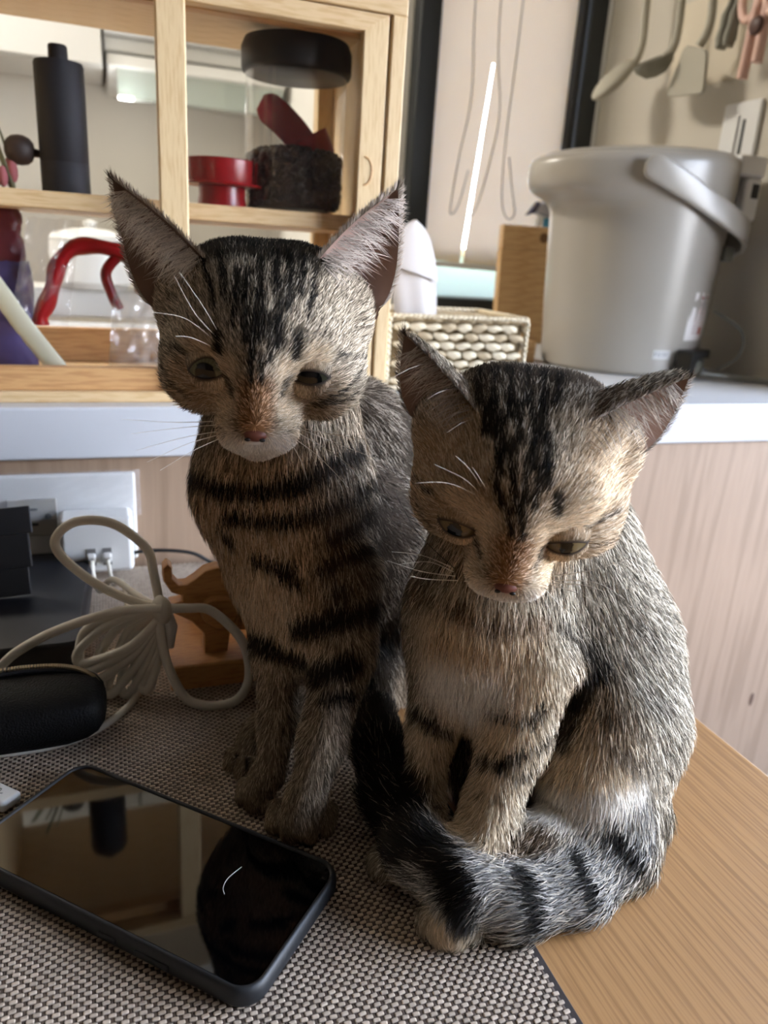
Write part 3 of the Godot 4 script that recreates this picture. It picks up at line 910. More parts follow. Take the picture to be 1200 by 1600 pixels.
func build_kettle() -> void:
	var t := thing("electric_kettle", "large cream white electric water boiler with a carry handle on the counter", "kettle", Vector3(0.741, 0.1495, -1.0))
	var K := []
	for r in [[0.0, 0.108, 0.110, 0.096], [0.002, 0.114, 0.116, 0.102], [0.008, 0.118, 0.119, 0.106], [0.10, 0.125, 0.125, 0.111], [0.20, 0.131, 0.130, 0.115], [0.215, 0.132, 0.131, 0.1155], [0.224, 0.136, 0.132, 0.116], [0.232, 0.148, 0.132, 0.116], [0.240, 0.166, 0.133, 0.1165], [0.248, 0.174, 0.133, 0.117], [0.258, 0.177, 0.133, 0.117], [0.268, 0.178, 0.133, 0.117], [0.280, 0.177, 0.133, 0.117], [0.2865, 0.174, 0.132, 0.1155], [0.2905, 0.167, 0.130, 0.113], [0.2925, 0.158, 0.127, 0.109]]:
		K.append(kettle_ring(r[0], r[1], r[2], r[3], 0.10 * smoothstep(0.215, 0.27, r[0]) * 0.5))
	put("body", geo().loft(K).mesh(), M.kettle, t)
	var lid := []
	for r in [[0.2910, 0.155, 0.126, 0.107], [0.2945, 0.1545, 0.1255, 0.1065], [0.2965, 0.150, 0.122, 0.103], [0.3000, 0.130, 0.108, 0.090], [0.3035, 0.100, 0.085, 0.068], [0.3060, 0.060, 0.050, 0.042], [0.3068, 0.02, 0.02, 0.015]]:
		lid.append(kettle_ring(r[0], r[1], r[2], r[3], 0.05))
	put("lid", geo().loft(lid).mesh(), M.kettle, t)
	# carry handle lying back
	var hp := smooth(mm([-84, 272, 112, -69, 266, 117, -40, 255, 121, 20, 231, 123, 80, 207, 119, 106, 195, 104, 122, 188, 76, 131, 185, 0, 122, 188, -76, 106, 195, -104, 80, 207, -119, 20, 231, -123, -69, 266, -117, -84, 272, -112]), 5)
	put("handle", handle_strap(hp), M.kettle, t)
	for s in [-1.0, 1.0]: put("handle_pivot", geo().at(Transform3D(Basis(Vector3(1, 0, 0), PI / 2 * s), Vector3(-0.066, 0.265, 0.106 * s))).lathe([Vector2(0, 0), Vector2(0.013, 0), Vector2(0.013, 0.010), Vector2(0.011, 0.0125), Vector2(0, 0.013)], 28).mesh(), M.kettle, t)
	put("handle_rest", boxm(Vector3(0.018, 0.020, 0.020), 0.003, Vector3(0.098, 0.172, 0.078)), M.kettle_grey, t)
	put("hinge", geo().box(Vector3(0.050, 0.028, 0.070), 0.006, Vector3(0.112, 0.288, 0.052)).box(Vector3(0.028, 0.058, 0.06), 0.005, Vector3(0.123, 0.246, 0.052)).mesh(), M.white, t)
	put("hinge_slot", boxm(Vector3(0.012, 0.019, 0.002), 0.001, Vector3(0.126, 0.257, 0.0825)), M.black, t)
	# printed label, flat print
	var im := Image.create(96, 128, false, Image.FORMAT_RGB8)
	im.fill(Color(0.93, 0.92, 0.91))
	var r2 := RandomNumberGenerator.new()
	r2.seed = 9
	im.fill_rect(Rect2i(36, 10, 44, 7), Color(0.72, 0.30, 0.26))
	for j in 11:
		var x := 26
		while x < 84:
			var w := r2.randi_range(3, 9)
			im.fill_rect(Rect2i(x, 26 + j * 8, mini(w, 84 - x), 3), Color(0.74, 0.48, 0.44) if j < 4 else Color(0.66, 0.52, 0.50))
			x += w + 2
	im.fill_rect(Rect2i(58, 92, 18, 20), Color(0.72, 0.42, 0.38))
	var lm := plain(Color.WHITE, 0.22)
	lm.albedo_texture = ImageTexture.create_from_image(im)
	curved_patch(t, "label", deg_to_rad(76), deg_to_rad(50), 0.052, 0.118, 0.0005, lm)
	var im2 := Image.create(64, 32, false, Image.FORMAT_RGB8)
	im2.fill(Color(0.74, 0.74, 0.74))
	for q in [[4, 8, 4, 16], [4, 8, 10, 3], [16, 8, 3, 16], [22, 8, 9, 3], [22, 15, 9, 3], [22, 21, 9, 3], [36, 8, 3, 16], [36, 8, 9, 3], [42, 8, 3, 16], [50, 8, 9, 3], [50, 21, 9, 3], [50, 8, 3, 16]]: im2.fill_rect(Rect2i(q[0], q[1], q[2], q[3]), Color(0.42, 0.43, 0.46))
	var lm2 := plain(Color.WHITE, 0.4)
	lm2.albedo_texture = ImageTexture.create_from_image(im2)
	curved_patch(t, "rating_mark", deg_to_rad(99), deg_to_rad(86), 0.026, 0.038, 0.0005, lm2)
	# black magnetic plug
	var pl := thing("power_plug", "black magnetic power plug on the lower right of the kettle", "plug", Vector3(0.790, 0.1495, -0.892))
	pl.rotation.y = 0.45
	put("housing", geo().extrude(PackedVector2Array([Vector2(-0.030, 0.004), Vector2(-0.014, 0.004), Vector2(-0.010, 0.022), Vector2(0.0, 0.028), Vector2(0.030, 0.028), Vector2(0.030, 0.040), Vector2(-0.026, 0.040), Vector2(-0.030, 0.036)]), 0.024, 0.002).mesh(), M.black, pl)
	put("face", boxm(Vector3(0.036, 0.024, 0.018), 0.003, Vector3(0.011, 0.014, -0.002)), M.kettle_grey, pl)
	var cord := smooth(mm([800, 158, -880, 830, 156, -868, 862, 154, -862, 885, 154, -838, 900, 154, -800, 905, 154, -760]), 5)
	put("cord", geo().tube(cord, 0.0035, 8).mesh(), M.grey, pl).transform = pl.transform.affine_inverse()
	var loop := smooth(mm([850, 242, -935, 874, 222, -905, 880, 200, -895, 872, 178, -895, 850, 160, -905]), 5)
	tag(put("thin_cord", geo().tube(loop, 0.0022, 8).mesh(), M.grey), "thin grey cord looping behind the right side of the kettle", "cord")

func handle_strap(path: Array) -> ArrayMesh:
	var rings := []
	for i in path.size():
		var d: Vector3 = (path[mini(i + 1, path.size() - 1)] - path[maxi(i - 1, 0)]).normalized()
		var outw := Vector3(path[i].x * 0.75, 0, path[i].z).normalized()
		outw = (outw - d * outw.dot(d)).normalized()
		var up := outw.cross(d).normalized()
		var e := mini(i, path.size() - 1 - i)
		var w := sqrt(clampf(1.0 - pow(1.0 - minf(e / 5.0, 1.0), 2.0), 0.02, 1.0))
		var ring := []
		for k in 16:
			var a := TAU * k / 16
			ring.append(path[i] + up * signf(cos(a)) * pow(absf(cos(a)), 0.5) * 0.0160 * w + outw * signf(sin(a)) * pow(absf(sin(a)), 0.7) * 0.0036)
		rings.append(ring)
	return geo().loft(rings).mesh()

# ---------------------------------------------------------------- utensils on the side wall
func build_utensils() -> void:
	var x := 0.865
	var rail := thing("utensil_rail", "grey rail on the side wall that carries the utensils", "rail", Vector3(0.90, 0.80, -1.08))
	put("bar", geo().tube([Vector3(-0.034, 0, -0.26), Vector3(-0.034, 0, 0.26)], 0.005, 10).mesh(), M.grey, rail)
	for z in [-0.22, 0.22]: put("bracket", boxm(Vector3(0.045, 0.012, 0.012), 0.002, Vector3(-0.010, 0, z)), M.grey, rail)
	var a := thing("spoon", "grey silicone spoon hanging leftmost on the wall, nearest the window", "spoon", Vector3(x, 0, -1.235))
	put("handle", geo().tube(smooth(mm([0, 800, -4, 0, 710, 0, -1, 650, 6, -8, 622, 4, -20, 610, 0]), 5), 0.0052, 10, 1.3, Vector3(0, 0, 1)).mesh(), M.utensil, a)
	put("bowl", geo().at(Transform3D(Basis(Vector3(0, 0, 1), 0.80), Vector3(-0.040, 0.592, -0.004))).ball(Vector3(0.046, 0.013, 0.029), Vector3.ZERO, 24).mesh(), M.utensil, a)
	var b := thing("ladle", "darker grey silicone ladle hanging second from the window", "ladle", Vector3(x, 0, -1.145))
	put("handle", geo().tube(smooth(mm([0, 800, -6, 0, 700, 0, -1, 645, 4, -6, 622, 4, -16, 610, 0]), 5), 0.0052, 10, 1.3, Vector3(0, 0, 1)).mesh(), M.utensil, b)
	var bowl := geo().at(Transform3D(Basis(Vector3(0, 0, 1), 0.45), Vector3(-0.036, 0.606, 0))).lathe([Vector2(0, -0.026), Vector2(0.016, -0.023), Vector2(0.028, -0.012), Vector2(0.032, 0.0), Vector2(0.030, 0.0), Vector2(0.026, -0.011), Vector2(0.014, -0.020), Vector2(0, -0.023)], 28)
	put("bowl", bowl.mesh(), M.utensil_dark, b)
	var c := thing("turner", "pale grey silicone turner with a wide flat blade hanging on the wall", "spatula", Vector3(x, 0, -1.07))
	put("handle", geo().tube(smooth(mm([0, 800, -12, 0, 690, -4, 0, 650, 0, -3, 630, 0, -6, 615, -8]), 5), 0.0052, 10, 1.3, Vector3(0, 0, 1)).mesh(), M.utensil, c)
	var blade := round_poly([Vector2(-0.030, 0.620), Vector2(0.022, 0.604), Vector2(0.030, 0.545), Vector2(-0.058, 0.553)], 0.010)
	put("blade", geo().at(Transform3D(Basis(Vector3(0, 1, 0), -PI / 2), Vector3(-0.012, 0, -0.002))).extrude(blade, 0.005, 0.001).mesh(), M.utensil, c)
	var d := thing("tongs", "dark grey scalloped serving tongs hanging right of the flat turner", "tongs", Vector3(x, 0, -1.015))
	for s in [-1.0, 1.0]:
		var pts := smooth(mm([0, 800, 2 * s, -4, 690, 5 * s, -10, 640, 8 * s, -14, 600, 7 * s]), 6)
		var rr := []
		for i in pts.size(): rr.append(0.0048 + 0.0052 * smoothstep(0.35, 0.75, float(i) / pts.size()) + 0.0012 * sin(i * 1.7))
		put("arm", geo().tube(pts, rr, 12, 0.6).mesh(), M.utensil_dark, d)
	var e := thing("kitchen_scissors", "pink and brown handled scissors hanging at the far right of the wall", "scissors", Vector3(x - 0.01, 0, -0.955))
	for s in [-1.0, 1.0]:
		put("blade", geo().tube(smooth(mm([0, 700, 6 * s, -2, 640, 9 * s, -5, 560 + 8 * s, 11 * s]), 5), 0.0085, 12, 0.7).mesh(), M.pink, e)
		var loop := []
		for k in 17: loop.append(Vector3(-0.004, 0.655 + sin(TAU * k / 16) * 0.030, s * 0.022 + cos(TAU * k / 16) * 0.017))
		put("finger_loop", geo().tube(loop, 0.0058, 10).mesh(), M.pink, e)
	put("pivot", geo().ball(Vector3(0.006, 0.012, 0.012), Vector3(-0.013, 0.612, 0.006), 14).mesh(), M.brown, e)
	put("hook", geo().tube([Vector3(0, 0.80, 0), Vector3(-0.002, 0.69, 0)], 0.003, 8).mesh(), M.brown, e)
	var n := thing("memo_sheet", "small cream paper sheet stuck on the wall behind the utensils", "paper", Vector3(0.9144, 0.64, -1.13))
	put("sheet", boxm(Vector3(0.001, 0.13, 0.16), 0.0004, Vector3.ZERO), plain(Color(0.80, 0.76, 0.68), 0.9), n)
	var w := thing("light_switch", "white wall switch plate above the kettle's hinge", "switch", Vector3(0.9145, 0.478, -1.018))
	put("plate", boxm(Vector3(0.008, 0.120, 0.074), 0.003, Vector3(-0.004, 0, 0)), M.white, w)
	put("rocker", boxm(Vector3(0.006, 0.080, 0.028), 0.002, Vector3(-0.009, 0.002, -0.014)), M.white, w)
	put("slot", boxm(Vector3(0.002, 0.070, 0.005), 0.0008, Vector3(-0.0085, 0.0, 0.010)), M.frame, w)

# ---------------------------------------------------------------- things on the table
func build_table_things() -> void:
	# outlet plate and charger on the panel
	var op := thing("outlet_plate", "white wall outlet plate on the veneer panel behind the cables", "outlet", Vector3(-0.06, 0.048, -0.7045))
	put("plate", boxm(Vector3(0.158, 0.084, 0.006), 0.0025, Vector3(0, 0, 0.003)), M.white, op)
	put("socket", boxm(Vector3(0.040, 0.034, 0.003), 0.001, Vector3(-0.008, 0.004, 0.0072)), plain(Color(0.62, 0.60, 0.56), 0.5), op)
	for y in [0.010, -0.004]: put("slot", boxm(Vector3(0.0085, 0.0022, 0.001), 0.0003, Vector3(-0.008, y + 0.002, 0.009)), M.black, op)
	put("ground_hole", geo().ball(Vector3(0.0028, 0.0028, 0.0006), Vector3(0.0045, 0.005, 0.009), 14).mesh(), M.black, op)
	var film := plain(Color(0.95, 0.97, 1.0, 0.16), 0.05)
	film.transparency = BaseMaterial3D.TRANSPARENCY_ALPHA
	var fr := []
	var fn := FastNoiseLite.new()
	fn.frequency = 60.0
	for j in 15:
		var row := []
		for i in 31: row.append(Vector3(-0.085 + 0.168 * i / 30.0, 0.004 + 0.042 * j / 14.0, 0.0105 + 0.003 * fn.get_noise_2d(i * 0.02, j * 0.02) + 0.004 * (1.0 - j / 14.0)))
		fr.append(row)
	put("protective_film", geo().sheet(fr).mesh(), film, op)
	var ch := thing("usb_charger", "white two port charger block plugged into the outlet plate", "charger", Vector3(-0.016, 0.034, -0.696))
	put("body", boxm(Vector3(0.061, 0.052, 0.030), 0.005, Vector3(0, 0, 0.017)), M.white, ch)
	for x in [-0.005, 0.008]: put("port", boxm(Vector3(0.0075, 0.016, 0.001), 0.0003, Vector3(x, -0.010, 0.0322)), plain(Color(0.45, 0.44, 0.43), 0.5), ch)
	var plugs := [["charging_cable", "white charging cable in the left port of the charger block", [-21, 24, -661, -20, 14, -640, -14, 20, -600, -4, 52, -548, 12, 57, -505, 24, 60, -478]], ["charging_cable", "thin white charging cable in the right port of the charger block", [-8, 24, -661, -4, 12, -630, 3, 40, -570, 6, 40, -520, 16, 46, -492]]]
	for i in 2:
		var t := thing(plugs[i][0], plugs[i][1], "cable")
		put("cord", geo().tube(smooth(mm(plugs[i][2]), 6), 0.0024 if i == 0 else 0.0016, 8).mesh(), M.cable, t)
		put("plug", geo().at(Transform3D(Basis(Vector3(1, 0, 0), PI / 2 - 0.7), mm(plugs[i][2])[0])).box(Vector3(0.0075, 0.016, 0.0055), 0.002).mesh(), M.white, t)
	# coiled white cable
	var cc := thing("coiled_cable", "thick white cable tied into a bow of loops beside the toy stand", "cable")
	var r := 0.0031
	put("tail_loop", geo().tube(smooth(mm([25, 62, -472, 22, 84, -480, 18, 99, -488, -2, 113, -499, -24, 113, -506, -37, 102, -508, -34, 90, -504, -14, 75, -490, 8, 66, -478, 26, 62, -470]), 7), r, 10).mesh(), M.cable, cc)
	put("tail_loop", geo().tube(smooth(mm([25, 62, -470, 42, 62, -468, 58, 58, -468, 76, 40, -456, 79, 17, -447, 69, 5, -440, 51, 4, -440, 37, 8, -448, 27, 30, -458, 24, 56, -468]), 7), r, 10).mesh(), M.cable, cc)
	put("free_end", geo().tube(smooth(mm([26, 66, -463, -3, 62, -472, -38, 49, -480, -64, 34, -484, -92, 12, -486, -150, 5, -490]), 7), r, 10).mesh(), M.cable, cc)
	var ends := [[-20, 37, -492, -27, 22, -484], [-25, 25, -486, -24, 18, -480], [-15, 18, -482, -20, 13, -476], [-4, 12, -478, -11, 5, -472], [2, 10, -474, -1, 4, -470], [11, 20, -474, 8, 12, -470], [14, 16, -470, 11, 9, -465]]
	for e in ends:
		put("coil_loop", geo().tube(smooth(mm([26, 64, -470, (26 + e[0]) / 2 - 6, (64 + e[1]) / 2 + 3, -486, e[0] - 3, e[1] + 3, e[2], e[3], e[4], e[5], e[3] + 5, e[4] + 1, e[5] + 4, (26 + e[3]) / 2 + 5, (60 + e[4]) / 2 - 3, -468, 27, 59, -468]), 6), r, 10).mesh(), M.cable, cc)
	put("tie", geo().at(Transform3D(Basis(Vector3(0, 0, 1), 0.2), Vector3(0.026, 0.062, -0.469))).ball(Vector3(0.0065, 0.010, 0.0085), Vector3.ZERO, 16).mesh(), M.cable, cc)
	put("plug_end", geo().tube(mm([29, 58, -468, 31, 50, -468, 29, 36, -466]), [0.004, 0.0045, 0.0036], 10).mesh(), M.white, cc)
	var lc := put("loose_cable", geo().tube(smooth(mm([12, 14, -478, 11, 4, -475, 3, 3, -455, -12, 3, -436, -30, 3, -424, -52, 3, -420, -80, 3, -422, -140, 3, -430]), 7), 0.0024, 8).mesh(), M.cable)
	tag(lc, "white cable lying on the mat round the black pouch", "cable")
	var bc := put("black_cord", geo().tube(smooth(mm([-30, 6, -684, 7, 17, -682, 32, 20, -681, 66, 15, -681, 86, 4, -678, 110, 3, -668]), 6), 0.0018, 8).mesh(), M.black)
	tag(bc, "thin black cord arching along the foot of the veneer panel", "cord")
	# toy elephant phone stand
	var es := thing("elephant_stand", "orange brown wooden elephant shaped phone stand beside the striped kitten", "phone stand", Vector3(0.03, 0, -0.467))
	put("base", span(Vector3(0, 0, -0.095), Vector3(0.085, 0.0195, 0), 0.002), M.ele, es)
	var E := [28, 86, 31, 89, 34, 86, 34, 78, 38, 73, 43, 73, 49, 77, 55, 82, 63, 84, 74, 82, 90, 75, 101, 62, 101, 20, 88, 20, 87, 34, 72, 36, 70, 19.6, 54, 19.6, 54, 35, 46, 45, 35, 52, 30, 57, 32, 60, 40, 61, 40, 65, 33, 68, 28, 77]
	var ep := PackedVector2Array()
	for i in range(0, E.size(), 2): ep.append(Vector2(E[i] - 30, E[i + 1]) * 0.001)
	put("elephant", geo().at(Transform3D(Basis(), Vector3(0, 0, -0.020))).extrude(ep, 0.012, 0.0008).mesh(), M.ele, es)
	var ear := round_poly([Vector2(0.020, 0.052), Vector2(0.025, 0.064), Vector2(0.042, 0.064), Vector2(0.048, 0.055), Vector2(0.042, 0.040), Vector2(0.030, 0.041)], 0.006)
	put("ear", geo().at(Transform3D(Basis(), Vector3(0, 0, -0.0095))).extrude(ear, 0.007, 0.0008).mesh(), M.ele, es)
	put("back_rest", geo().at(Transform3D(Basis(Vector3(1, 0, 0), -0.3), Vector3(0.050, 0.030, -0.072))).box(Vector3(0.06, 0.026, 0.008), 0.002).mesh(), M.ele, es)
	# black folio and navy slab
	var nv := thing("tablet", "dark navy tablet lying flat behind the black pouch", "tablet", Vector3(-0.115, 0.0014, -0.60))
	put("body", geo().at(Transform3D(Basis(Vector3(1, 0, 0), -PI / 2), Vector3(0, 0.010, 0))).extrude(round_poly([Vector2(-0.11, -0.088), Vector2(0.088, -0.088), Vector2(0.096, 0.090), Vector2(-0.11, 0.090)], 0.010), 0.020, 0.003).mesh(), plain(Color(0.07, 0.077, 0.105), 0.45), nv)
	var fo := thing("folio_case", "black creased folio case leaning against the wall at the left edge", "case", Vector3(-0.105, 0.0225, -0.594))
	fo.rotation.x = -0.35
	fo.rotation.z = 0.06
	for i in 3:
		var y0: float = [0.0, 0.021, 0.047][i]
		var y1: float = [0.0209, 0.0469, 0.068][i]
		put("panel", span(Vector3(-0.08, y0, -0.004), Vector3(0.040 + 0.10 * (y0 + y1) * 0.6, y1, 0.004), 0.0007), M.black_matte, fo)
	# leather pouch with zipper
	var po := thing("leather_pouch", "black leather pouch with an open zipper at the left edge", "pouch", Vector3(0, 0.001, -0.437))
	var rings := []
	for q in [[-0.186, 0.2], [-0.1845, 0.5], [-0.180, 0.74], [-0.174, 0.88], [-0.163, 0.97], [-0.10, 1.0], [-0.05, 1.0], [-0.033, 0.97], [-0.022, 0.88], [-0.016, 0.74], [-0.012, 0.5], [-0.0105, 0.2]]:
		var ring := []
		for k in 32:
			var a := TAU * k / 32
			var sy := signf(sin(a)) * pow(absf(sin(a)), 0.75)
			var sz := signf(cos(a)) * pow(absf(cos(a)), 0.85)
			ring.append(Vector3(q[0], 0.0185 + sy * 0.0185 * q[1], sz * 0.0285 * q[1]))
		rings.append(ring)
	put("body", geo().loft(rings).mesh(), M.leather, po)
	var zl := smooth(mm([-150, 37, -12, -80, 38, -13, -52, 38, -14, -32, 36, -13, -19, 31, -9, -13, 24, -2]), 14)
	var tape := geo().tube(zl, 0.0022, 8, 1.6)
	put("zipper_tape", tape.mesh(), M.black_matte, po)
	var teeth := geo()
	for i in range(1, zl.size() - 1):
		var d: Vector3 = (zl[i + 1] - zl[i - 1]).normalized()
		teeth.t = Transform3D(Basis(Quaternion(Vector3(1, 0, 0), d)), zl[i] + Vector3(0, 0.0022, 0.0012))
		teeth.box(Vector3(0.0012, 0.0014, 0.0036), 0.0003)
	var tm := put("zipper_teeth", teeth.mesh(), M.brass, po)
	tm.set_meta("kind", "stuff")
	# plug in the phone's end
	var cp := thing("charging_plug", "white cable plug at the far end of the phone", "plug", Vector3(-0.058, 0.0065, -0.370), 0.804)
	put("housing", boxm(Vector3(0.0125, 0.0066, 0.024), 0.0022, Vector3(0, 0, -0.012)), M.white, cp)
	put("symbol", geo().at(Transform3D(Basis(Vector3(1, 0, 0), -PI / 2), Vector3(0, 0.0034, -0.010))).tube(smooth(mm([-2, 0, 0, 1, 2, 0, 2, 0, 0, -1, -1, 0, 0, -3, 0]), 3), 0.0003, 5).mesh(), M.grey, cp)
	put("cord", geo().tube(smooth(mm([0, 0, -23, 0, 0, -45, -8, -2, -80, -30, -3, -120]), 5), 0.0024, 8).mesh(), M.cable, cp)
	build_phone()

func rr_ring(hx: float, hz: float, r: float, y: float) -> Array:
	var ring := []
	for c in [[1, 1, 0.0], [-1, 1, PI / 2], [-1, -1, PI], [1, -1, PI * 1.5]]:
		for k in 7:
			var a: float = c[2] + PI / 2 * k / 6
			ring.append(Vector3(c[0] * (hx - r) + cos(a) * r, y, c[1] * (hz - r) + sin(a) * r))
	return ring

func build_phone() -> void:
	var t := thing("smartphone", "large black smartphone in a dark case lying on the placemat", "phone", Vector3(0.008, 0.0019, -0.3045), 0.804)
	var rings := []
	for q in [[0.004, 0.0], [0.0012, 0.0012], [0.0, 0.0035], [0.0, 0.0080], [0.0008, 0.0102], [0.0018, 0.0110], [0.0026, 0.0110], [0.0031, 0.0104], [0.0033, 0.0095]]:
		rings.append(rr_ring(0.0395 - q[0], 0.0832 - q[0], 0.0115 - q[0] * 0.8, q[1]))
	put("case", geo().loft(rings, true, true, false).mesh(), M.case, t)
	var poly := PackedVector2Array()
	for p in rr_ring(0.0363, 0.0800, 0.0090, 0): poly.append(Vector2(p.x, p.z))
	put("screen", geo().at(Transform3D(Basis(Vector3(1, 0, 0), PI / 2), Vector3(0, 0.0094, 0))).extrude(poly, 0.0016, 0.0003).mesh(), M.screen, t)
	for z in [0.010, 0.034]: put("side_button", boxm(Vector3(0.0014, 0.0028, 0.018 if z > 0.02 else 0.010), 0.0006, Vector3(-0.0397, 0.0058, z)), M.case, t)
	var h := smooth(mm([48, 131, -288, 41, 131, -283, 38, 131, -278, 38, 131, -274]), 6)
	for i in h.size(): h[i].y = 0.0124
	tag(put("cat_hair", geo().tube(h, 0.00014, 5).mesh(), M.hair), "single white curved cat hair lying on the phone screen", "hair")

# ---------------------------------------------------------------- kittens
# A kitten is one skin grown round its skeleton (tapered capsules for the body, ellipsoids for the head, meshed by surface nets),
# with ears and eyelids joined on, and a coat of hairs coloured by the markings.
class Kitten:
	var a := PackedVector3Array()      # bones
	var b := PackedVector3Array()
	var ra := PackedFloat32Array()
	var rb := PackedFloat32Array()
	var fur := PackedFloat32Array()
	var comb := PackedVector3Array()
	var head := Transform3D()          # head frame, local units are centimetres
	var ec := PackedVector3Array()     # head ellipsoids
	var er := PackedVector3Array()
	var ma := PackedVector3Array()     # coat markings and some painted shade: capsules of colour
	var mb := PackedVector3Array()
	var mr := PackedFloat32Array()
	var ms := PackedFloat32Array()
	var mw := PackedFloat32Array()
	var mc := PackedColorArray()
	var bins := {}
	var base := Color(0.2, 0.16, 0.11)
	var tick := 0.3
	var v := PackedVector3Array()      # the skin
	var n := PackedVector3Array()
	var idx := PackedInt32Array()
	var vc := PackedVector3Array()     # hair direction
	var vl := PackedFloat32Array()     # hair length, 0 for none
	var vd := PackedFloat32Array()     # hair density
	var fv := PackedVector3Array()     # hairs
	var fn := PackedVector3Array()
	var fc := PackedColorArray()
	var fi := PackedInt32Array()
	var r := RandomNumberGenerator.new()

	func bone(x0: float, y0: float, z0: float, r0: float, x1: float, y1: float, z1: float, r1: float, length: float, dir := Vector3.ZERO) -> void:
		var p := Vector3(x0, y0, z0) * 0.001
		var q := Vector3(x1, y1, z1) * 0.001
		a.append(p); b.append(q); ra.append(r0 * 0.001); rb.append(r1 * 0.001); fur.append(length * 0.001)
		comb.append(dir.normalized() if dir != Vector3.ZERO else (q - p).normalized())

	func lobe(c: Vector3, rad: Vector3) -> void:
		ec.append(c); er.append(rad)

	func mark(col: Color, width: float, strength: float, list: Array, soft := 0.45) -> void:
		var pts := []
		for i in range(0, list.size(), 3): pts.append(Vector3(list[i], list[i + 1], list[i + 2]) * 0.001)
		if pts.size() == 1: pts.append(pts[0])
		for i in pts.size() - 1:
			var k := ma.size()
			ma.append(pts[i]); mb.append(pts[i + 1]); mr.append(width * 0.001); ms.append(soft); mw.append(strength); mc.append(col)
			var reach := width * 0.001 * (1.0 + soft)
			var lo: Vector3 = ((pts[i].min(pts[i + 1]) - Vector3.ONE * reach) / 0.012).floor()
			var hi: Vector3 = ((pts[i].max(pts[i + 1]) + Vector3.ONE * reach) / 0.012).floor()
			for x in range(int(lo.x), int(hi.x) + 1):
				for y in range(int(lo.y), int(hi.y) + 1):
					for z in range(int(lo.z), int(hi.z) + 1):
						var key := Vector3i(x, y, z)
						if not bins.has(key): bins[key] = PackedInt32Array()
						bins[key].append(k)

	func head_mark(col: Color, width: float, strength: float, list: Array, soft := 0.45) -> void:
		var out := []
		for i in range(0, list.size(), 3):
			var p := head * Vector3(list[i], list[i + 1], list[i + 2]) * 1000.0
			out.append_array([p.x, p.y, p.z])
		mark(col, width, strength, out, soft)

	func colour(p: Vector3) -> Color:
		var c := base
		var key := Vector3i((p / 0.012).floor())
		if not bins.has(key): return c
		for k in bins[key]:
			var p0 := ma[k]
			var d := mb[k] - p0
			var l := d.length_squared()
			var t := 0.0 if l < 1e-12 else clampf((p - p0).dot(d) / l, 0.0, 1.0)
			var dist := p.distance_to(p0 + d * t)
			var w := mr[k]
			var s := ms[k]
			if dist < w * (1.0 + s): c = c.lerp(mc[k], mw[k] * (1.0 - smoothstep(w * (1.0 - s), w * (1.0 + s), dist)))
		return c

	func nets(acc: PackedFloat32Array, nx: int, ny: int, nz: int, lo: Vector3, cell: float, k: float) -> Array:
		var total := acc.size()
		for i in total: acc[i] = -log(maxf(acc[i], 1e-7)) / k
		var id := PackedInt32Array()
		id.resize(total)
		id.fill(-1)
		var sx := 1
		var sy := nx
		var sz := nx * ny
		var corner := [0, sx, sy, sx + sy, sz, sz + sx, sz + sy, sz + sx + sy]
		var edges := [[0, 1], [2, 3], [4, 5], [6, 7], [0, 2], [1, 3], [4, 6], [5, 7], [0, 4], [1, 5], [2, 6], [3, 7]]
		var off := [Vector3(0, 0, 0), Vector3(1, 0, 0), Vector3(0, 1, 0), Vector3(1, 1, 0), Vector3(0, 0, 1), Vector3(1, 0, 1), Vector3(0, 1, 1), Vector3(1, 1, 1)]
		var pv := PackedVector3Array()
		for z in nz - 1:
			for y in ny - 1:
				var row := z * sz + y * sy
				for x in nx - 1:
					var o := row + x
					var s := acc[o] < 0.0
					if s == (acc[o + 1] < 0.0) and s == (acc[o + sy] < 0.0) and s == (acc[o + sy + 1] < 0.0) and s == (acc[o + sz] < 0.0) and s == (acc[o + sz + 1] < 0.0) and s == (acc[o + sz + sy] < 0.0) and s == (acc[o + sz + sy + 1] < 0.0): continue
					var sum := Vector3.ZERO
					var cnt := 0
					for e in edges:
						var d0 := acc[o + corner[e[0]]]
						var d1 := acc[o + corner[e[1]]]
						if (d0 < 0.0) == (d1 < 0.0): continue
						sum += (off[e[0]] as Vector3).lerp(off[e[1]], d0 / (d0 - d1))
						cnt += 1
					id[o] = pv.size()
					pv.append(lo + (Vector3(x, y, z) + sum / cnt) * cell)
		var pi := PackedInt32Array()
		for z in range(1, nz - 1):
			for y in range(1, ny - 1):
				var row := z * sz + y * sy
				for x in range(1, nx - 1):
					var o := row + x
					var s := acc[o] < 0.0
					for ax in 3:
						var st: int = [sx, sy, sz][ax]
						if s == (acc[o + st] < 0.0): continue
						var u: int = [sy, sz, sx][ax]
						var w: int = [sz, sx, sy][ax]
						var q0 := id[o - u - w]
						var q1 := id[o - w]
						var q2 := id[o]
						var q3 := id[o - u]
						if q0 < 0 or q1 < 0 or q2 < 0 or q3 < 0: continue
						if s: pi.append_array(PackedInt32Array([q0, q2, q1, q0, q3, q2]))
						else: pi.append_array(PackedInt32Array([q0, q1, q2, q0, q2, q3]))
		return [pv, pi]

	func normals(pv: PackedVector3Array, pi: PackedInt32Array) -> PackedVector3Array:
		var pn := PackedVector3Array()
		pn.resize(pv.size())
		for i in range(0, pi.size(), 3):
			var f := (pv[pi[i + 2]] - pv[pi[i]]).cross(pv[pi[i + 1]] - pv[pi[i]])
			pn[pi[i]] += f
			pn[pi[i + 1]] += f
			pn[pi[i + 2]] += f
		for i in pn.size(): pn[i] = pn[i].normalized()
		return pn

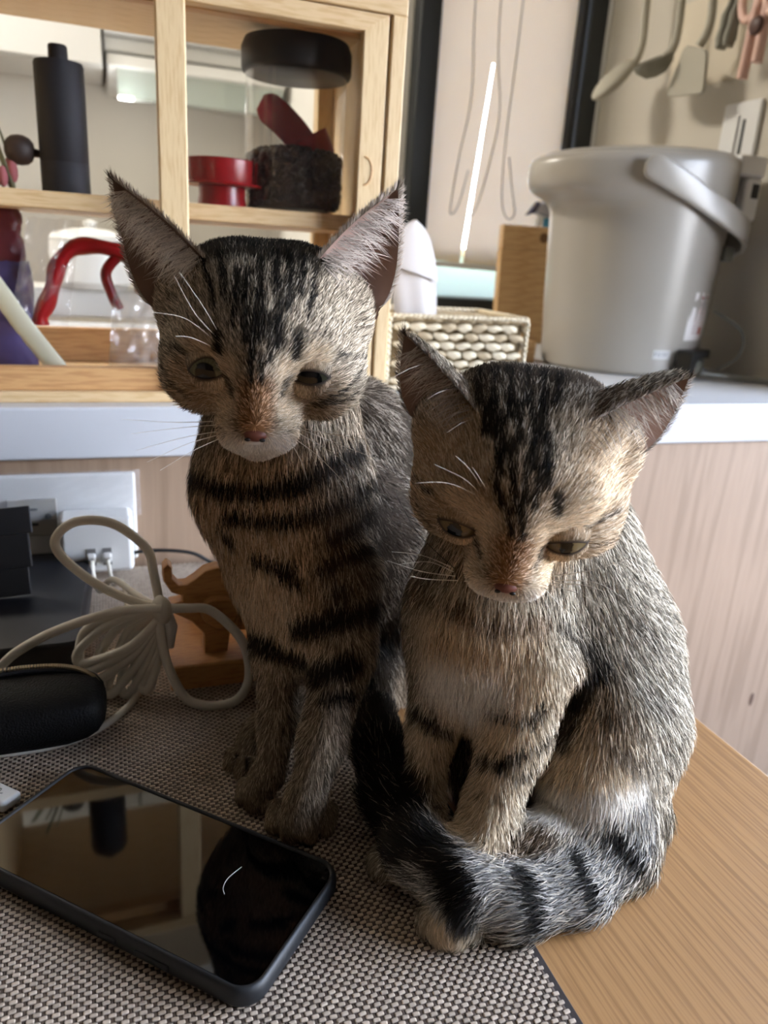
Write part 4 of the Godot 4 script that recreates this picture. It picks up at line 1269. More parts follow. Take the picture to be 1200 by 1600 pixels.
	func head_dist(p: Vector3) -> float:   # rough, in centimetres, p local
		var best := 99.0
		for i in ec.size():
			var l := p - ec[i]
			var k0 := (l / er[i]).length()
			best = minf(best, k0 * (k0 - 1.0) / maxf((l / (er[i] * er[i])).length(), 1e-6))
		return best

	func body_dist(p: Vector3) -> float:
		var best := 99.0
		for i in a.size():
			var d := b[i] - a[i]
			var t := clampf((p - a[i]).dot(d) / maxf(d.length_squared(), 1e-12), 0.0, 1.0)
			best = minf(best, p.distance_to(a[i] + d * t) - lerpf(ra[i], rb[i], t))
		return best

	# fine = true grows only the paws and toes, on a closer grid
	func grow_body(cell: float, k: float, fine: bool) -> void:
		var lo := Vector3.ONE * 99.0
		var hi := -lo
		var pad := 0.012
		for i in a.size():
			if fine and fur[i] > 0.0041: continue
			var m := maxf(ra[i], rb[i]) + pad
			lo = lo.min(a[i].min(b[i]) - Vector3.ONE * m)
			hi = hi.max(a[i].max(b[i]) + Vector3.ONE * m)
		var dim := ((hi - lo) / cell).ceil() + Vector3.ONE * 2
		var nx := int(dim.x)
		var ny := int(dim.y)
		var nz := int(dim.z)
		var acc := PackedFloat32Array()
		acc.resize(nx * ny * nz)
		acc.fill(0.0)
		for i in a.size():
			if fine != (fur[i] < 0.0041) and (fine or fur[i] < 0.0030): continue
			var m := maxf(ra[i], rb[i]) + pad
			var p0 := a[i]
			var d := b[i] - p0
			var inv := 1.0 / maxf(d.length_squared(), 1e-12)
			var r0 := ra[i]
			var dr := rb[i] - r0
			var c0 := ((p0.min(b[i]) - Vector3.ONE * m - lo) / cell).floor().max(Vector3.ZERO)
			var c1 := ((p0.max(b[i]) + Vector3.ONE * m - lo) / cell).ceil()
			for z in range(int(c0.z), mini(int(c1.z) + 1, nz)):
				for y in range(int(c0.y), mini(int(c1.y) + 1, ny)):
					var at := (z * ny + y) * nx
					for x in range(int(c0.x), mini(int(c1.x) + 1, nx)):
						var p := lo + Vector3(x, y, z) * cell
						var t := clampf((p - p0).dot(d) * inv, 0.0, 1.0)
						var dist := p.distance_to(p0 + d * t) - r0 - dr * t
						if dist < pad: acc[at + x] += exp(-k * dist)
		var s := nets(acc, nx, ny, nz, lo, cell, k)
		var pv: PackedVector3Array = s[0]
		var pn := normals(pv, s[1])
		var inv_head := head.affine_inverse()
		var first := v.size()
		for i in pv.size():
			var p := pv[i]
			p.y = maxf(p.y, 0.0022)
			var w := 0.0
			var dir := Vector3.ZERO
			var length := 0.0
			for j in a.size():
				var d := b[j] - a[j]
				var t := clampf((p - a[j]).dot(d) / maxf(d.length_squared(), 1e-12), 0.0, 1.0)
				var dist := p.distance_to(a[j] + d * t) - lerpf(ra[j], rb[j], t)
				if dist > 0.03: continue
				var e := exp(-dist / 0.006)
				w += e
				dir += comb[j] * e
				length += fur[j] * e
			if w > 0.0:
				dir /= w
				length /= w
			v.append(p)
			n.append(pn[i])
			vc.append(dir)
			vl.append(0.0 if head_dist(inv_head * p) < -0.45 else length)
			vd.append(1.0)
		for q in s[1]: idx.append(first + q)

	func grow_head(cell: float, k: float) -> void:
		var lo := Vector3(-5.6, -4.6, -6.4)
		var dim := Vector3(11.2, 10.0, 12.6) / cell
		var nx := int(dim.x)
		var ny := int(dim.y)
		var nz := int(dim.z)
		var acc := PackedFloat32Array()
		acc.resize(nx * ny * nz)
		acc.fill(0.0)
		for i in ec.size():
			var c := ec[i]
			var rad := er[i]
			var i1 := Vector3.ONE / rad
			var i2 := i1 * i1
			var m := Vector3.ONE * 0.9
			var c0 := ((c - rad - m - lo) / cell).floor().max(Vector3.ZERO)
			var c1 := ((c + rad + m - lo) / cell).ceil()
			for z in range(int(c0.z), mini(int(c1.z) + 1, nz)):
				for y in range(int(c0.y), mini(int(c1.y) + 1, ny)):
					var at := (z * ny + y) * nx
					for x in range(int(c0.x), mini(int(c1.x) + 1, nx)):
						var l := lo + Vector3(x, y, z) * cell - c
						var k0 := (l * i1).length()
						if k0 > 2.4: continue
						acc[at + x] += exp(-k * k0 * (k0 - 1.0) / maxf((l * i2).length(), 1e-6))
		var s := nets(acc, nx, ny, nz, lo, cell, k)
		var pv: PackedVector3Array = s[0]
		var pn := normals(pv, s[1])
		var first := v.size()
		for i in pv.size():
			var p := pv[i]
			var w := head * p
			v.append(w)
			n.append((head.basis * pn[i]).normalized())
			var dir := (p - Vector3(0, -1.5, 4.6)) * Vector3(1.0, 1.0, 0.9)
			if p.y < -2.1: dir += Vector3(0, -2.5, 0)
			dir += Vector3(0, 0, -1.5)
			vc.append((head.basis * dir).normalized())
			var far := (p - Vector3(0, -1.7, 4.7)).length()
			var length := lerpf(0.0023, 0.0052, smoothstep(0.6, 5.5, far))
			if p.y < -1.2 and p.z < 2.0: length += 0.003
			if (p - Vector3(0, -2.1, 4.5)).length() < 0.40: length = 0.0
			vl.append(0.0 if body_dist(w) < -0.006 else length)
			vd.append(3.0)
		for q in s[1]: idx.append(first + q)

	# a grid of points joined to the skin
	func patch(rows: Array, dirs: Vector3, lens: Array, density: float, away: Vector3) -> void:
		var first := v.size()
		var K: int = rows[0].size()
		var pv := PackedVector3Array()
		for row in rows: pv.append_array(PackedVector3Array(row))
		var pi := PackedInt32Array()
		for j in rows.size() - 1:
			for i in K - 1:
				var o := j * K + i
				pi.append_array(PackedInt32Array([o, o + 1, o + K + 1, o, o + K + 1, o + K]))
		var pn := normals(pv, pi)
		var s := 0.0
		for i in pn.size(): s += pn[i].dot(away)
		if s < 0.0:
			for i in pn.size(): pn[i] = -pn[i]
			for i in range(0, pi.size(), 3):
				var q := pi[i + 1]
				pi[i + 1] = pi[i + 2]
				pi[i + 2] = q
		v.append_array(pv)
		n.append_array(pn)
		for j in rows.size():
			for i in K:
				vc.append(dirs)
				vl.append(lens[j][i] if lens else 0.0)
				vd.append(density)
		for q in pi: idx.append(first + q)

	# an ear between its base points A (towards the crown) and B (towards the cheek) and its tip T; `open` is where it faces
	func ear(A: Vector3, B: Vector3, T: Vector3, open: Vector3, bow: float, hair_dir: Vector3, hairs: int, hair_col: Color, inner_col: Color, outer_col: Color, dark_edge: float) -> void:
		var o := open.normalized()
		var across := (B - A)
		var NV := 15
		var NU := 13
		var outer := []
		var inner := []
		var ol := []
		for j in NV:
			var q := -0.12 + 1.12 * j / (NV - 1)
			var em := A.lerp(T, q) - across * 0.05 * sin(PI * clampf(q, 0, 1))
			var el := B.lerp(T, q) + across * 0.16 * sin(PI * pow(clampf(q, 0, 1), 0.75))
			var ro := []
			var ri := []
			var rl := []
			for i in NU:
				var u := float(i) / (NU - 1)
				var sweep := sin(PI * u)
				var deep := bow * sweep * pow(maxf(1.0 - q, 0.0), 0.55)
				var p := em.lerp(el, u) - o * deep
				ro.append(head * p)
				ri.append(head * (p + o * 0.13 * minf(1.0, sweep * 2.5) * minf(1.0, (1.0 - q) * 6.0) + o * 0.01))
				rl.append(0.0032 + 0.001 * r.randf())
			outer.append(ro)
			inner.append(ri)
			ol.append(rl)
		var mid := (A + B + T) / 3.0
		var up := (head.basis * (T - (A + B) / 2.0)).normalized()
		patch(outer, up, ol, 1.6, (head.basis * -o).normalized())
		patch(inner, up, [], 0.0, (head.basis * o).normalized())
		ear_skins.append([v.size() - NV * NU * 2, NV * NU, outer_col, dark_edge, NU, NV])
		ear_skins.append([v.size() - NV * NU, NV * NU, inner_col, 0.0, NU, NV])
		# long hairs from the crown side edge across the opening
		var hd := (head.basis * hair_dir).normalized()
		for k in hairs:
			var q := pow(r.randf(), 1.3) * 0.86
			var u := r.randf() * r.randf() * 0.55
			var em := A.lerp(T, q) - across * 0.05 * sin(PI * q)
			var el := B.lerp(T, q) + across * 0.16 * sin(PI * pow(q, 0.75))
			var p := em.lerp(el, u) - o * bow * sin(PI * u) * pow(1.0 - q, 0.55) + o * 0.16
			var w := (el - em).length() * 0.01
			var d := (hd + (head.basis * o).normalized() * r.randf_range(0.05, 0.35) + Vector3(r.randf_range(-0.42, 0.42), r.randf_range(-0.42, 0.42), r.randf_range(-0.42, 0.42))).normalized()
			hair(head * p, (head.basis * o).normalized(), d, minf(r.randf_range(0.011, 0.023), w * 0.85 + 0.003), 0.00017, hair_col * r.randf_range(0.6, 1.15), 0.12)
		# short fringe along both edges and a tuft at the tip
		for k in 900:
			var q := r.randf()
			var side := r.randf() < 0.5
			var em := A.lerp(T, q) - across * 0.05 * sin(PI * q)
			var el := B.lerp(T, q) + across * 0.16 * sin(PI * pow(q, 0.75))
			var p := em if side else el
			var d := ((head.basis * (across if not side else -across)).normalized() * 0.5 + up + (head.basis * o).normalized() * r.randf_range(-0.3, 0.5)).normalized()
			hair(head * p, (head.basis * o).normalized(), d, r.randf_range(0.002, 0.005), 0.00016, outer_col.lerp(hair_col, r.randf() * 0.7), 0.0)
		for k in 40:
			var d := (up + Vector3(r.randf_range(-0.35, 0.35), r.randf_range(-0.2, 0.3), r.randf_range(-0.35, 0.35))).normalized()
			hair(head * (T - (T - mid) * 0.04), (head.basis * o).normalized(), d, r.randf_range(0.003, 0.008), 0.00014, outer_col * r.randf_range(0.4, 0.9), 0.0)

	var ear_skins := []
	var lids := []

	# an eyeball with an upper and a lower lid round an almond opening; angles in degrees
	func eye(c: Vector3, rad: float, axis: Basis, half: float, up: float, low: float, tilt: float) -> void:
		for part in 2:
			var rows := []
			var lens := []
			for j in 8:
				var t := j / 7.0
				var row := []
				var ll := []
				for i in 25:
					var az := lerpf(-86.0, 86.0, i / 24.0)
					var q := clampf(az / half, -1.0, 1.0)
					var arch := 1.0 - q * q
					var edge := tilt * q + (up * arch if part == 0 else -low * arch)
					var el := lerpf(edge, 84.0 if part == 0 else -84.0, pow(t, 1.4))
					var g := deg_to_rad(az)
					var h := deg_to_rad(el)
					var rr := rad + (0.02 + (0.07 if part == 0 else 0.02) * minf(1.0, t * 3.0))
					row.append(head * (c + axis * Vector3(sin(g) * cos(h), sin(h), cos(g) * cos(h)) * rr))
					ll.append(0.0 if t < 0.14 else 0.0016 + t * 0.001)
				rows.append(row)
				lens.append(ll)
			patch(rows, (head.basis * (axis * Vector3(0, 1.0 if part == 0 else -1.0, -0.5))).normalized(), lens, 3.3, (head.basis * (axis * Vector3(0, 0, 1))).normalized())
			lids.append([v.size() - 200, 25])

	func hair(p: Vector3, nn: Vector3, d: Vector3, length: float, width: float, col: Color, droop: float) -> void:
		var side := d.cross(nn)
		if side.length_squared() < 1e-6: side = d.cross(Vector3(0.3, 0.8, 0.5))
		side = (side.normalized() + nn * r.randf_range(-0.7, 0.7)).normalized() * width
		var mid := p + d * (length * 0.5)
		var tip := mid + (d - nn * (0.25 + droop) + Vector3(0, -droop, 0)).normalized() * (length * 0.5)
		mid.y = maxf(mid.y, 0.0021)
		tip.y = maxf(tip.y, 0.0018)
		var f := fv.size()
		fv.append(p - side * 0.8); fv.append(p + side * 0.8); fv.append(mid - side); fv.append(mid + side); fv.append(tip)
		var m := (nn + d * 0.25 + side.normalized() * r.randf_range(-0.35, 0.35)).normalized()
		fn.append(m); fn.append(m); fn.append(m); fn.append(m); fn.append(m)
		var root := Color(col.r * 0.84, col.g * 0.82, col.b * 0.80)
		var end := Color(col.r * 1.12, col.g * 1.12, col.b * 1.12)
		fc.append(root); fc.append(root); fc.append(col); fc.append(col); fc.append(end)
		fi.append_array(PackedInt32Array([f, f + 2, f + 1, f + 1, f + 2, f + 3, f + 2, f + 4, f + 3]))

	func coat(per_mm2: float, bald: Array) -> void:
		for i in range(0, idx.size(), 3):
			var i0 := idx[i]
			var i1 := idx[i + 1]
			var i2 := idx[i + 2]
			var l := (vl[i0] + vl[i1] + vl[i2]) / 3.0
			if vl[i0] <= 0.0 or vl[i1] <= 0.0 or vl[i2] <= 0.0: continue
			var p0 := v[i0]
			var e1 := v[i1] - p0
			var e2 := v[i2] - p0
			var count := e1.cross(e2).length() * 0.5e6 * per_mm2 * vd[i0]
			var m := int(count)
			if r.randf() < count - m: m += 1
			for k in m:
				var s := r.randf()
				var t := r.randf()
				if s + t > 1.0:
					s = 1.0 - s
					t = 1.0 - t
				var p := p0 + e1 * s + e2 * t
				var skip := false
				for q in (bald if vd[i0] < 3.2 else []):
					if p.distance_squared_to(q[0]) < q[1] * q[1]: skip = true
				if skip: continue
				var nn := (n[i0] * (1.0 - s - t) + n[i1] * s + n[i2] * t).normalized()
				var c := vc[i0] * (1.0 - s - t) + vc[i1] * s + vc[i2] * t
				c = c - nn * c.dot(nn)
				c = c.normalized() if c.length_squared() > 1e-6 else nn
				var d := (c + nn * r.randf_range(0.22, 0.62) + nn.cross(c) * r.randf_range(-0.32, 0.32)).normalized()
				var col := colour(p + Vector3(r.randf_range(-1, 1), r.randf_range(-1, 1), r.randf_range(-1, 1)) * 0.0009)
				var lum := col.get_luminance()
				# ticked coat: single hairs run lighter or darker than the patch they grow in
				var z := r.randf()
				if lum < 0.05:
					if z < 0.06: col = col.lerp(Color(0.34, 0.29, 0.23), 0.55)
				elif lum > 0.60:
					if z < 0.12: col = col * 0.7
				elif lum > 0.30:
					if z < 0.22: col = col * 0.5
					elif z > 0.7: col = col.lerp(Color(0.98, 0.87, 0.69), 0.45)
				elif z < 0.30: col = col * 0.32
				elif z > 0.70: col = (col * 2.1).lerp(Color(0.86, 0.79, 0.67), tick)
				col = col * r.randf_range(0.8, 1.2)
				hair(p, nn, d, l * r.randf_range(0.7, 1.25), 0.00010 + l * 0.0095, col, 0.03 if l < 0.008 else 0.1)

	func skin_mesh() -> ArrayMesh:
		var col := PackedColorArray()
		col.resize(v.size())
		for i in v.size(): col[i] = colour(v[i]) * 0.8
		for e in ear_skins:
			for i in range(e[0], e[0] + e[1]):
				var q: float = float((i - e[0]) / e[4]) / e[5]
				var u: float = float((i - e[0]) % e[4]) / (e[4] - 1)
				var c: Color = e[2]
				if e[3] > 0.0: c = c.lerp(Color(0.03, 0.025, 0.02), e[3] * smoothstep(0.35, 1.0, q))
				else: c = c.lerp(Color(0.24, 0.17, 0.13), 0.6 * smoothstep(0.3, 1.0, q) + 0.2 * (1.0 - sin(PI * u)))
				col[i] = c
		for e in lids:
			for i in range(e[0], e[0] + 200):
				var t: float = float((i - e[0]) / e[1]) / 7.0
				col[i] = Color(0.02, 0.014, 0.012).lerp(colour(v[i]) * 0.8, smoothstep(0.09, 0.26, t))
		var m := []
		m.resize(Mesh.ARRAY_MAX)
		m[Mesh.ARRAY_VERTEX] = v
		m[Mesh.ARRAY_NORMAL] = n
		m[Mesh.ARRAY_COLOR] = col
		m[Mesh.ARRAY_INDEX] = idx
		var out := ArrayMesh.new()
		out.add_surface_from_arrays(Mesh.PRIMITIVE_TRIANGLES, m)
		return out

	func fur_mesh() -> ArrayMesh:
		var m := []
		m.resize(Mesh.ARRAY_MAX)
		m[Mesh.ARRAY_VERTEX] = fv
		m[Mesh.ARRAY_NORMAL] = fn
		m[Mesh.ARRAY_COLOR] = fc
		m[Mesh.ARRAY_INDEX] = fi
		var out := ArrayMesh.new()
		out.add_surface_from_arrays(Mesh.PRIMITIVE_TRIANGLES, m)
		return out

func head_lobes(k: Kitten) -> void:
	k.lobe(Vector3(0, 0.9, -1.2), Vector3(4, 3.2, 4.3))
	k.lobe(Vector3(-1.35, 2.4, -1.2), Vector3(2.6, 2.05, 2.8))
	k.lobe(Vector3(1.35, 2.4, -1.2), Vector3(2.6, 2.05, 2.8))
	k.lobe(Vector3(-4, 1.3, -1.6), Vector3(1.1, 1.8, 1.5))
	k.lobe(Vector3(4, 1.3, -1.6), Vector3(1.1, 1.8, 1.5))
	k.lobe(Vector3(-2.7, -0.8, -0.3), Vector3(2.1, 2.3, 2.9))
	k.lobe(Vector3(2.7, -0.8, -0.3), Vector3(2.1, 2.3, 2.9))
	k.lobe(Vector3(0, 0.9, 1.4), Vector3(2.75, 2.6, 2.1))
	k.lobe(Vector3(0, -1.85, 1.8), Vector3(2, 1.7, 2.2))
	k.lobe(Vector3(-0.78, -2.55, 3.5), Vector3(1, 0.8, 1))
	k.lobe(Vector3(0.78, -2.55, 3.5), Vector3(1, 0.8, 1))
	k.lobe(Vector3(0, -0.1, 3), Vector3(1.05, 1.9, 1.15))
	k.lobe(Vector3(0, -1.45, 3.75), Vector3(0.8, 1.05, 0.85))
	k.lobe(Vector3(0, -3.35, 3.1), Vector3(0.8, 0.72, 0.8))
	k.lobe(Vector3(-2, 1.3, 1.8), Vector3(1.3, 1, 1.1))
	k.lobe(Vector3(2, 1.3, 1.8), Vector3(1.3, 1, 1.1))

func eyeball(rad: float, gaze: Vector3, iris: Color, pupil: Vector2) -> ArrayMesh:
	var v := PackedVector3Array()
	var n := PackedVector3Array()
	var c := PackedColorArray()
	var idx := PackedInt32Array()
	var g := gaze.normalized()
	var gx := Vector3.UP.cross(g).normalized()
	var gy := g.cross(gx)
	for j in 41:
		for i in 49:
			var th := PI * j / 40.0
			var ph := TAU * i / 48.0
			# poles along the gaze, finer near the pupil
			th = th * lerpf(0.45, 1.0, float(j) / 40.0)
			var u := g * cos(th) + (gx * cos(ph) + gy * sin(ph)) * sin(th)
			v.append(u * rad)
			n.append(u)
			var deg := rad_to_deg(th)
			var e := Vector2(cos(ph) * deg / pupil.x, sin(ph) * deg / pupil.y).length()
			var col := Color(0.004, 0.004, 0.004)
			if e > 1.0: col = iris * lerpf(1.25, 0.75, clampf((deg - 18.0) / 40.0, 0.0, 1.0)) * (0.92 + 0.14 * sin(ph * 23.0))
			if deg > 62.0: col = Color(0.03, 0.02, 0.016)
			c.append(col)
	for j in 40:
		for i in 48:
			var o := j * 49 + i
			idx.append_array(PackedInt32Array([o, o + 1, o + 50, o, o + 50, o + 49]))
	var f := (v[idx[3600 + 1]] - v[idx[3600]]).cross(v[idx[3600 + 2]] - v[idx[3600]])
	if f.dot(n[idx[3600]]) > 0.0:
		for q in range(0, idx.size(), 3):
			var s := idx[q + 1]
			idx[q + 1] = idx[q + 2]
			idx[q + 2] = s
	var a := []
	a.resize(Mesh.ARRAY_MAX)
	a[Mesh.ARRAY_VERTEX] = v
	a[Mesh.ARRAY_NORMAL] = n
	a[Mesh.ARRAY_COLOR] = c
	a[Mesh.ARRAY_INDEX] = idx
	var m := ArrayMesh.new()
	m.add_surface_from_arrays(Mesh.PRIMITIVE_TRIANGLES, a)
	return m

func whiskers(t: Node3D, lists: Array) -> void:
	for q in lists:
		var pts := smooth(mm(q[1]), 6)
		var rr := []
		for i in pts.size(): rr.append(0.00020 * (1.0 - 0.75 * float(i) / pts.size()))
		put("whisker", geo().tube(pts, rr, 5).mesh(), M.whisker_dark if q[0] else M.whisker, t)

func finish_kitten(k: Kitten, t: Node3D, eyes: Array, bald: Array, per_mm2: float) -> void:
	k.grow_body(0.0042, 1.0 / 0.0035, false)
	k.grow_body(0.0020, 1.0 / 0.0009, true)
	k.grow_head(0.22, 1.0 / 0.30)
	var clear := bald.duplicate()
	for e in eyes:
		var axis := Basis(Vector3.UP, deg_to_rad(e[2])) * Basis(Vector3.RIGHT, -deg_to_rad(e[3]))
		k.eye(e[0], e[1], axis, e[4], e[5], e[6], e[7])
		clear.append([k.head * (e[0] + axis * Vector3(0, deg_to_rad(e[5] - e[6]) * 0.5, 1) * e[1]), 0.0072])
		var o := put("eye", eyeball(e[1] * 0.01, Vector3(e[8].x, e[8].y, 1.0), e[9], e[10]), M.eye, t)
		o.transform = Transform3D(k.head.basis.orthonormalized() * axis, k.head * e[0])
	k.coat(per_mm2, clear)
	put("body", k.skin_mesh(), M.skin, t)
	var f := put("fur", k.fur_mesh(), M.fur, t)
	f.set_meta("kind", "stuff")
	var g := geo()
	g.ball(Vector3(0.0058, 0.0036, 0.0046), Vector3.ZERO, 18)
	var no := put("nose", g.mesh(), M.nose, t)
	no.transform = Transform3D(k.head.basis.orthonormalized(), k.head * Vector3(0, -2.08, 4.40))
	for s in [-1.0, 1.0]: put("nostril", geo().ball(Vector3(0.0014, 0.0009, 0.0008), Vector3(0.0032 * s, -0.0012, 0.0040), 10).mesh(), M.black, no)

func build_cats() -> void:
	var K := Color(0.010, 0.009, 0.008)
	var D := Color(0.050, 0.036, 0.026)
	var B := Color(0.17, 0.105, 0.060)
	var G := Color(0.31, 0.27, 0.21)
	var T := Color(0.47, 0.315, 0.18)
	var C := Color(0.82, 0.62, 0.40)
	var W := Color(0.88, 0.84, 0.78)
	var O := Color(0.34, 0.17, 0.075)
	var H := Color(0.335, 0.275, 0.2)
	var S := Color(0.33, 0.315, 0.295)
	var X := Color(0.80, 0.75, 0.67)
	var k := Kitten.new()
	k.r.seed = 101
	k.base = Color(0.235, 0.178, 0.122)
	k.tick = 0.2
	k.head = Transform3D(Basis(Vector3(0.009636, -0.000083, 0.002672), Vector3(-0.000696, 0.009572, 0.002810), Vector3(-0.002581, -0.002893, 0.009218)), Vector3(0.0707, 0.2444, -0.3650))
	head_lobes(k)
	k.bone(90.3, 219.4, -414.0, 38.1, 91.2, 161.6, -409.8, 47.5, 11.0, Vector3(0, -1, 0.25))
	k.bone(91.2, 161.6, -409.8, 47.5, 95.2, 120.5, -393.6, 35.1, 11.0, Vector3(0, -1, 0.25))
	k.bone(95.2, 120.5, -393.6, 35.1, 100.1, 94.6, -371.1, 23.6, 11.0, Vector3(0, -1, 0.25))
	k.bone(103.6, 143.5, -415.6, 45.4, 149.9, 110.3, -465.2, 59.0, 10.0, Vector3(0.3, -0.6, -0.6))
	k.bone(149.9, 110.3, -465.2, 59.0, 185.9, 35.8, -481.2, 64.7, 10.0, Vector3(0.3, -0.6, -0.6))
	k.bone(147.1, 172.9, -466.2, 42.0, 174.4, 134.6, -487.3, 54.5, 10.0, Vector3(0.2, -0.8, -0.4))
	k.bone(174.4, 134.6, -487.3, 54.5, 181.5, 18.0, -465.2, 56.5, 10.0, Vector3(0.2, -0.8, -0.4))
	k.bone(152.0, 26.6, -428.7, 30.3, 147.1, 2.7, -416.3, 21.4, 8.0, Vector3(0, -1, 0))
	k.bone(117.9, 119.3, -373.4, 22.9, 112.4, 84.7, -349.5, 16.0, 6.5, Vector3(0, -1, 0))
	k.bone(112.4, 84.7, -349.5, 16.0, 96.4, 46.0, -326.9, 10.4, 6.5, Vector3(0, -1, 0))
	k.bone(96.4, 46.0, -326.9, 10.4, 84.7, 23.7, -312.0, 9.5, 6.5, Vector3(0, -1, 0))
	k.bone(86.4, 24.0, -316.2, 11.3, 81.5, 13.0, -311.3, 10.9, 2.4, Vector3(-0.1, -0.5, 0.8))
	k.bone(83.5, 114.9, -390.3, 18.1, 81.7, 76.5, -371.6, 12.5, 6.0, Vector3(0, -1, 0))
	k.bone(81.7, 76.5, -371.6, 12.5, 78.4, 43.5, -353.1, 8.4, 6.0, Vector3(0, -1, 0))
	k.bone(78.4, 43.5, -353.1, 8.4, 71.5, 20.3, -338.3, 8.3, 6.0, Vector3(0, -1, 0))
	k.bone(71.0, 20.0, -342.6, 9.0, 64.5, 10.0, -341.0, 8.3, 2.4, Vector3(-0.3, -0.5, 0.8))
	k.bone(104.1, 15.5, -403.2, 15.3, 79.0, 11.0, -388.5, 12.4, 5.0, Vector3(-0.5, -0.3, 0.5))
	k.bone(79.0, 11.0, -388.5, 12.4, 64.9, 6.0, -376.2, 10.1, 5.0, Vector3(-0.5, -0.3, 0.5))
	k.bone(72.6, 9.5, -325.9, 5.5, 69.8, 5.5, -318.6, 5.2, 1.6, Vector3(0, -0.5, 0.8))
	k.bone(79.1, 9.5, -316.7, 5.4, 76.3, 5.5, -309.7, 5.1, 1.6, Vector3(0, -0.5, 0.8))
	k.bone(88.6, 9.5, -313.6, 5.4, 85.6, 5.5, -306.6, 5.1, 1.6, Vector3(0, -0.5, 0.8))
	k.bone(98.6, 9.5, -317.3, 5.5, 95.4, 5.5, -310.1, 5.2, 1.6, Vector3(0, -0.5, 0.8))
	k.bone(59.7, 9.5, -349.5, 4.4, 57.3, 5.5, -343.4, 4.2, 1.6, Vector3(-0.2, -0.5, 0.8))
	k.bone(64.0, 9.5, -341.8, 4.4, 61.5, 5.5, -335.9, 4.1, 1.6, Vector3(-0.2, -0.5, 0.8))
	k.bone(70.1, 9.5, -339.1, 4.4, 67.6, 5.5, -333.2, 4.1, 1.6, Vector3(-0.2, -0.5, 0.8))
	k.bone(57.1, 9.5, -378.3, 4.3, 54.9, 5.5, -373.4, 4.1, 1.6, Vector3(-0.4, -0.4, 0.6))
	k.bone(61.6, 9.5, -369.8, 4.3, 59.4, 5.5, -365.1, 4.0, 1.6, Vector3(-0.4, -0.4, 0.6))
	k.bone(67.8, 9.5, -366.9, 4.2, 65.5, 5.5, -362.3, 4.0, 1.6, Vector3(-0.4, -0.4, 0.6))
	k.head_mark(H, 52.0, 1.00, [0, 0, -1], 0.20)
	k.head_mark(T, 14.0, 0.75, [-2.6, -1.2, 2.2])
	k.head_mark(T, 14.0, 0.60, [2.6, -1.2, 2.2])
	k.head_mark(C, 9.0, 0.80, [-1.4, -0.9, 3.4])
	k.head_mark(C, 9.0, 0.80, [1.4, -0.9, 3.4])
	k.head_mark(C, 7.0, 0.75, [-2.3, 0.9, 2.8, -1.1, 0.5, 3.3])
	k.head_mark(C, 7.0, 0.75, [2.3, 0.9, 2.8, 1.1, 0.5, 3.3])
	k.head_mark(C, 9.0, 0.85, [-1.3, -2.7, 3.8, 1.3, -2.7, 3.8])
	k.head_mark(W, 9.0, 1.00, [-0.8, -3.0, 4.0, 0.8, -3.0, 4.0])
	k.head_mark(W, 11.0, 1.00, [0, -3.6, 3.4])
	k.head_mark(O, 7.0, 0.95, [0, -0.2, 3.9, 0, -1.5, 4.5], 0.50)
	k.head_mark(B, 4.5, 0.60, [0, 1.2, 3.9])
	k.head_mark(K, 13.0, 0.92, [-2.0, 4.4, -0.6, 2.2, 4.4, -0.6], 0.40)
	k.head_mark(K, 18.0, 0.90, [-2, 4.2, -3.2, 2, 4.2, -3.2], 0.40)
	k.mark(K, 1.8, 0.97, [55.6, 278.5, -346.9, 53.4, 267.8, -336.6, 51.6, 256.3, -331.9], 0.40)
	k.mark(K, 2.2, 0.97, [59.8, 278.2, -345.1, 56.8, 266.9, -334.0, 56.3, 250.3, -327.7], 0.40)
	k.mark(K, 2.4, 0.97, [65.7, 282.4, -348.6, 62.6, 268.5, -333.1, 61.8, 251.9, -326.3], 0.40)
	k.mark(K, 2.4, 0.97, [72.5, 286.7, -353.0, 70.2, 273.8, -337.2, 69.0, 258.6, -327.4, 68.6, 249.4, -325.8], 0.40)
	k.mark(K, 2.3, 0.97, [78.5, 287.1, -351.8, 76.6, 276.6, -339.8, 73.5, 263.9, -329.5], 0.40)
	k.mark(K, 1.5, 0.97, [59.9, 260.8, -329.6, 58.7, 245.2, -325.6], 0.40)
	k.mark(K, 1.5, 0.97, [65.1, 261.0, -328.6, 65.2, 242.7, -324.9], 0.40)
	k.mark(K, 1.9, 0.97, [49.8, 285.3, -357.9, 49.5, 275.0, -346.6, 49.7, 265.0, -337.0], 0.40)
	k.mark(K, 1.9, 0.97, [84.4, 286.1, -349.5, 81.8, 276.9, -339.9, 79.4, 269.1, -333.9], 0.40)
	k.mark(K, 2.6, 0.97, [45.9, 252.4, -335.0, 46.4, 246.4, -335.1], 0.40)
	k.mark(K, 2.6, 0.97, [77.0, 253.0, -326.5, 76.2, 245.3, -327.0], 0.40)
	k.mark(K, 1.3, 0.97, [57.7, 245.2, -326.0, 58.3, 234.3, -326.1], 0.40)
	k.mark(K, 1.3, 0.97, [61.9, 245.4, -324.9, 61.7, 234.5, -325.3], 0.40)
	k.mark(K, 1.5, 0.97, [43.0, 282.2, -359.1, 44.3, 272.0, -348.2, 45.1, 262.1, -338.9], 0.40)
	k.mark(K, 1.5, 0.97, [88.2, 279.7, -342.8, 84.9, 269.2, -335.5, 82.1, 261.5, -329.8], 0.40)
	k.mark(K, 1.6, 0.88, [24.1, 242.4, -378.2, 32.0, 244.1, -353.1, 35.6, 242.9, -347.5])
	k.mark(K, 1.4, 0.88, [25.2, 236.3, -364.8, 29.3, 228.7, -358.0, 35.9, 224.1, -354.3])
	k.mark(K, 1.1, 0.88, [27.2, 227.7, -363.6, 32.9, 217.7, -369.0, 38.5, 213.6, -366.5])
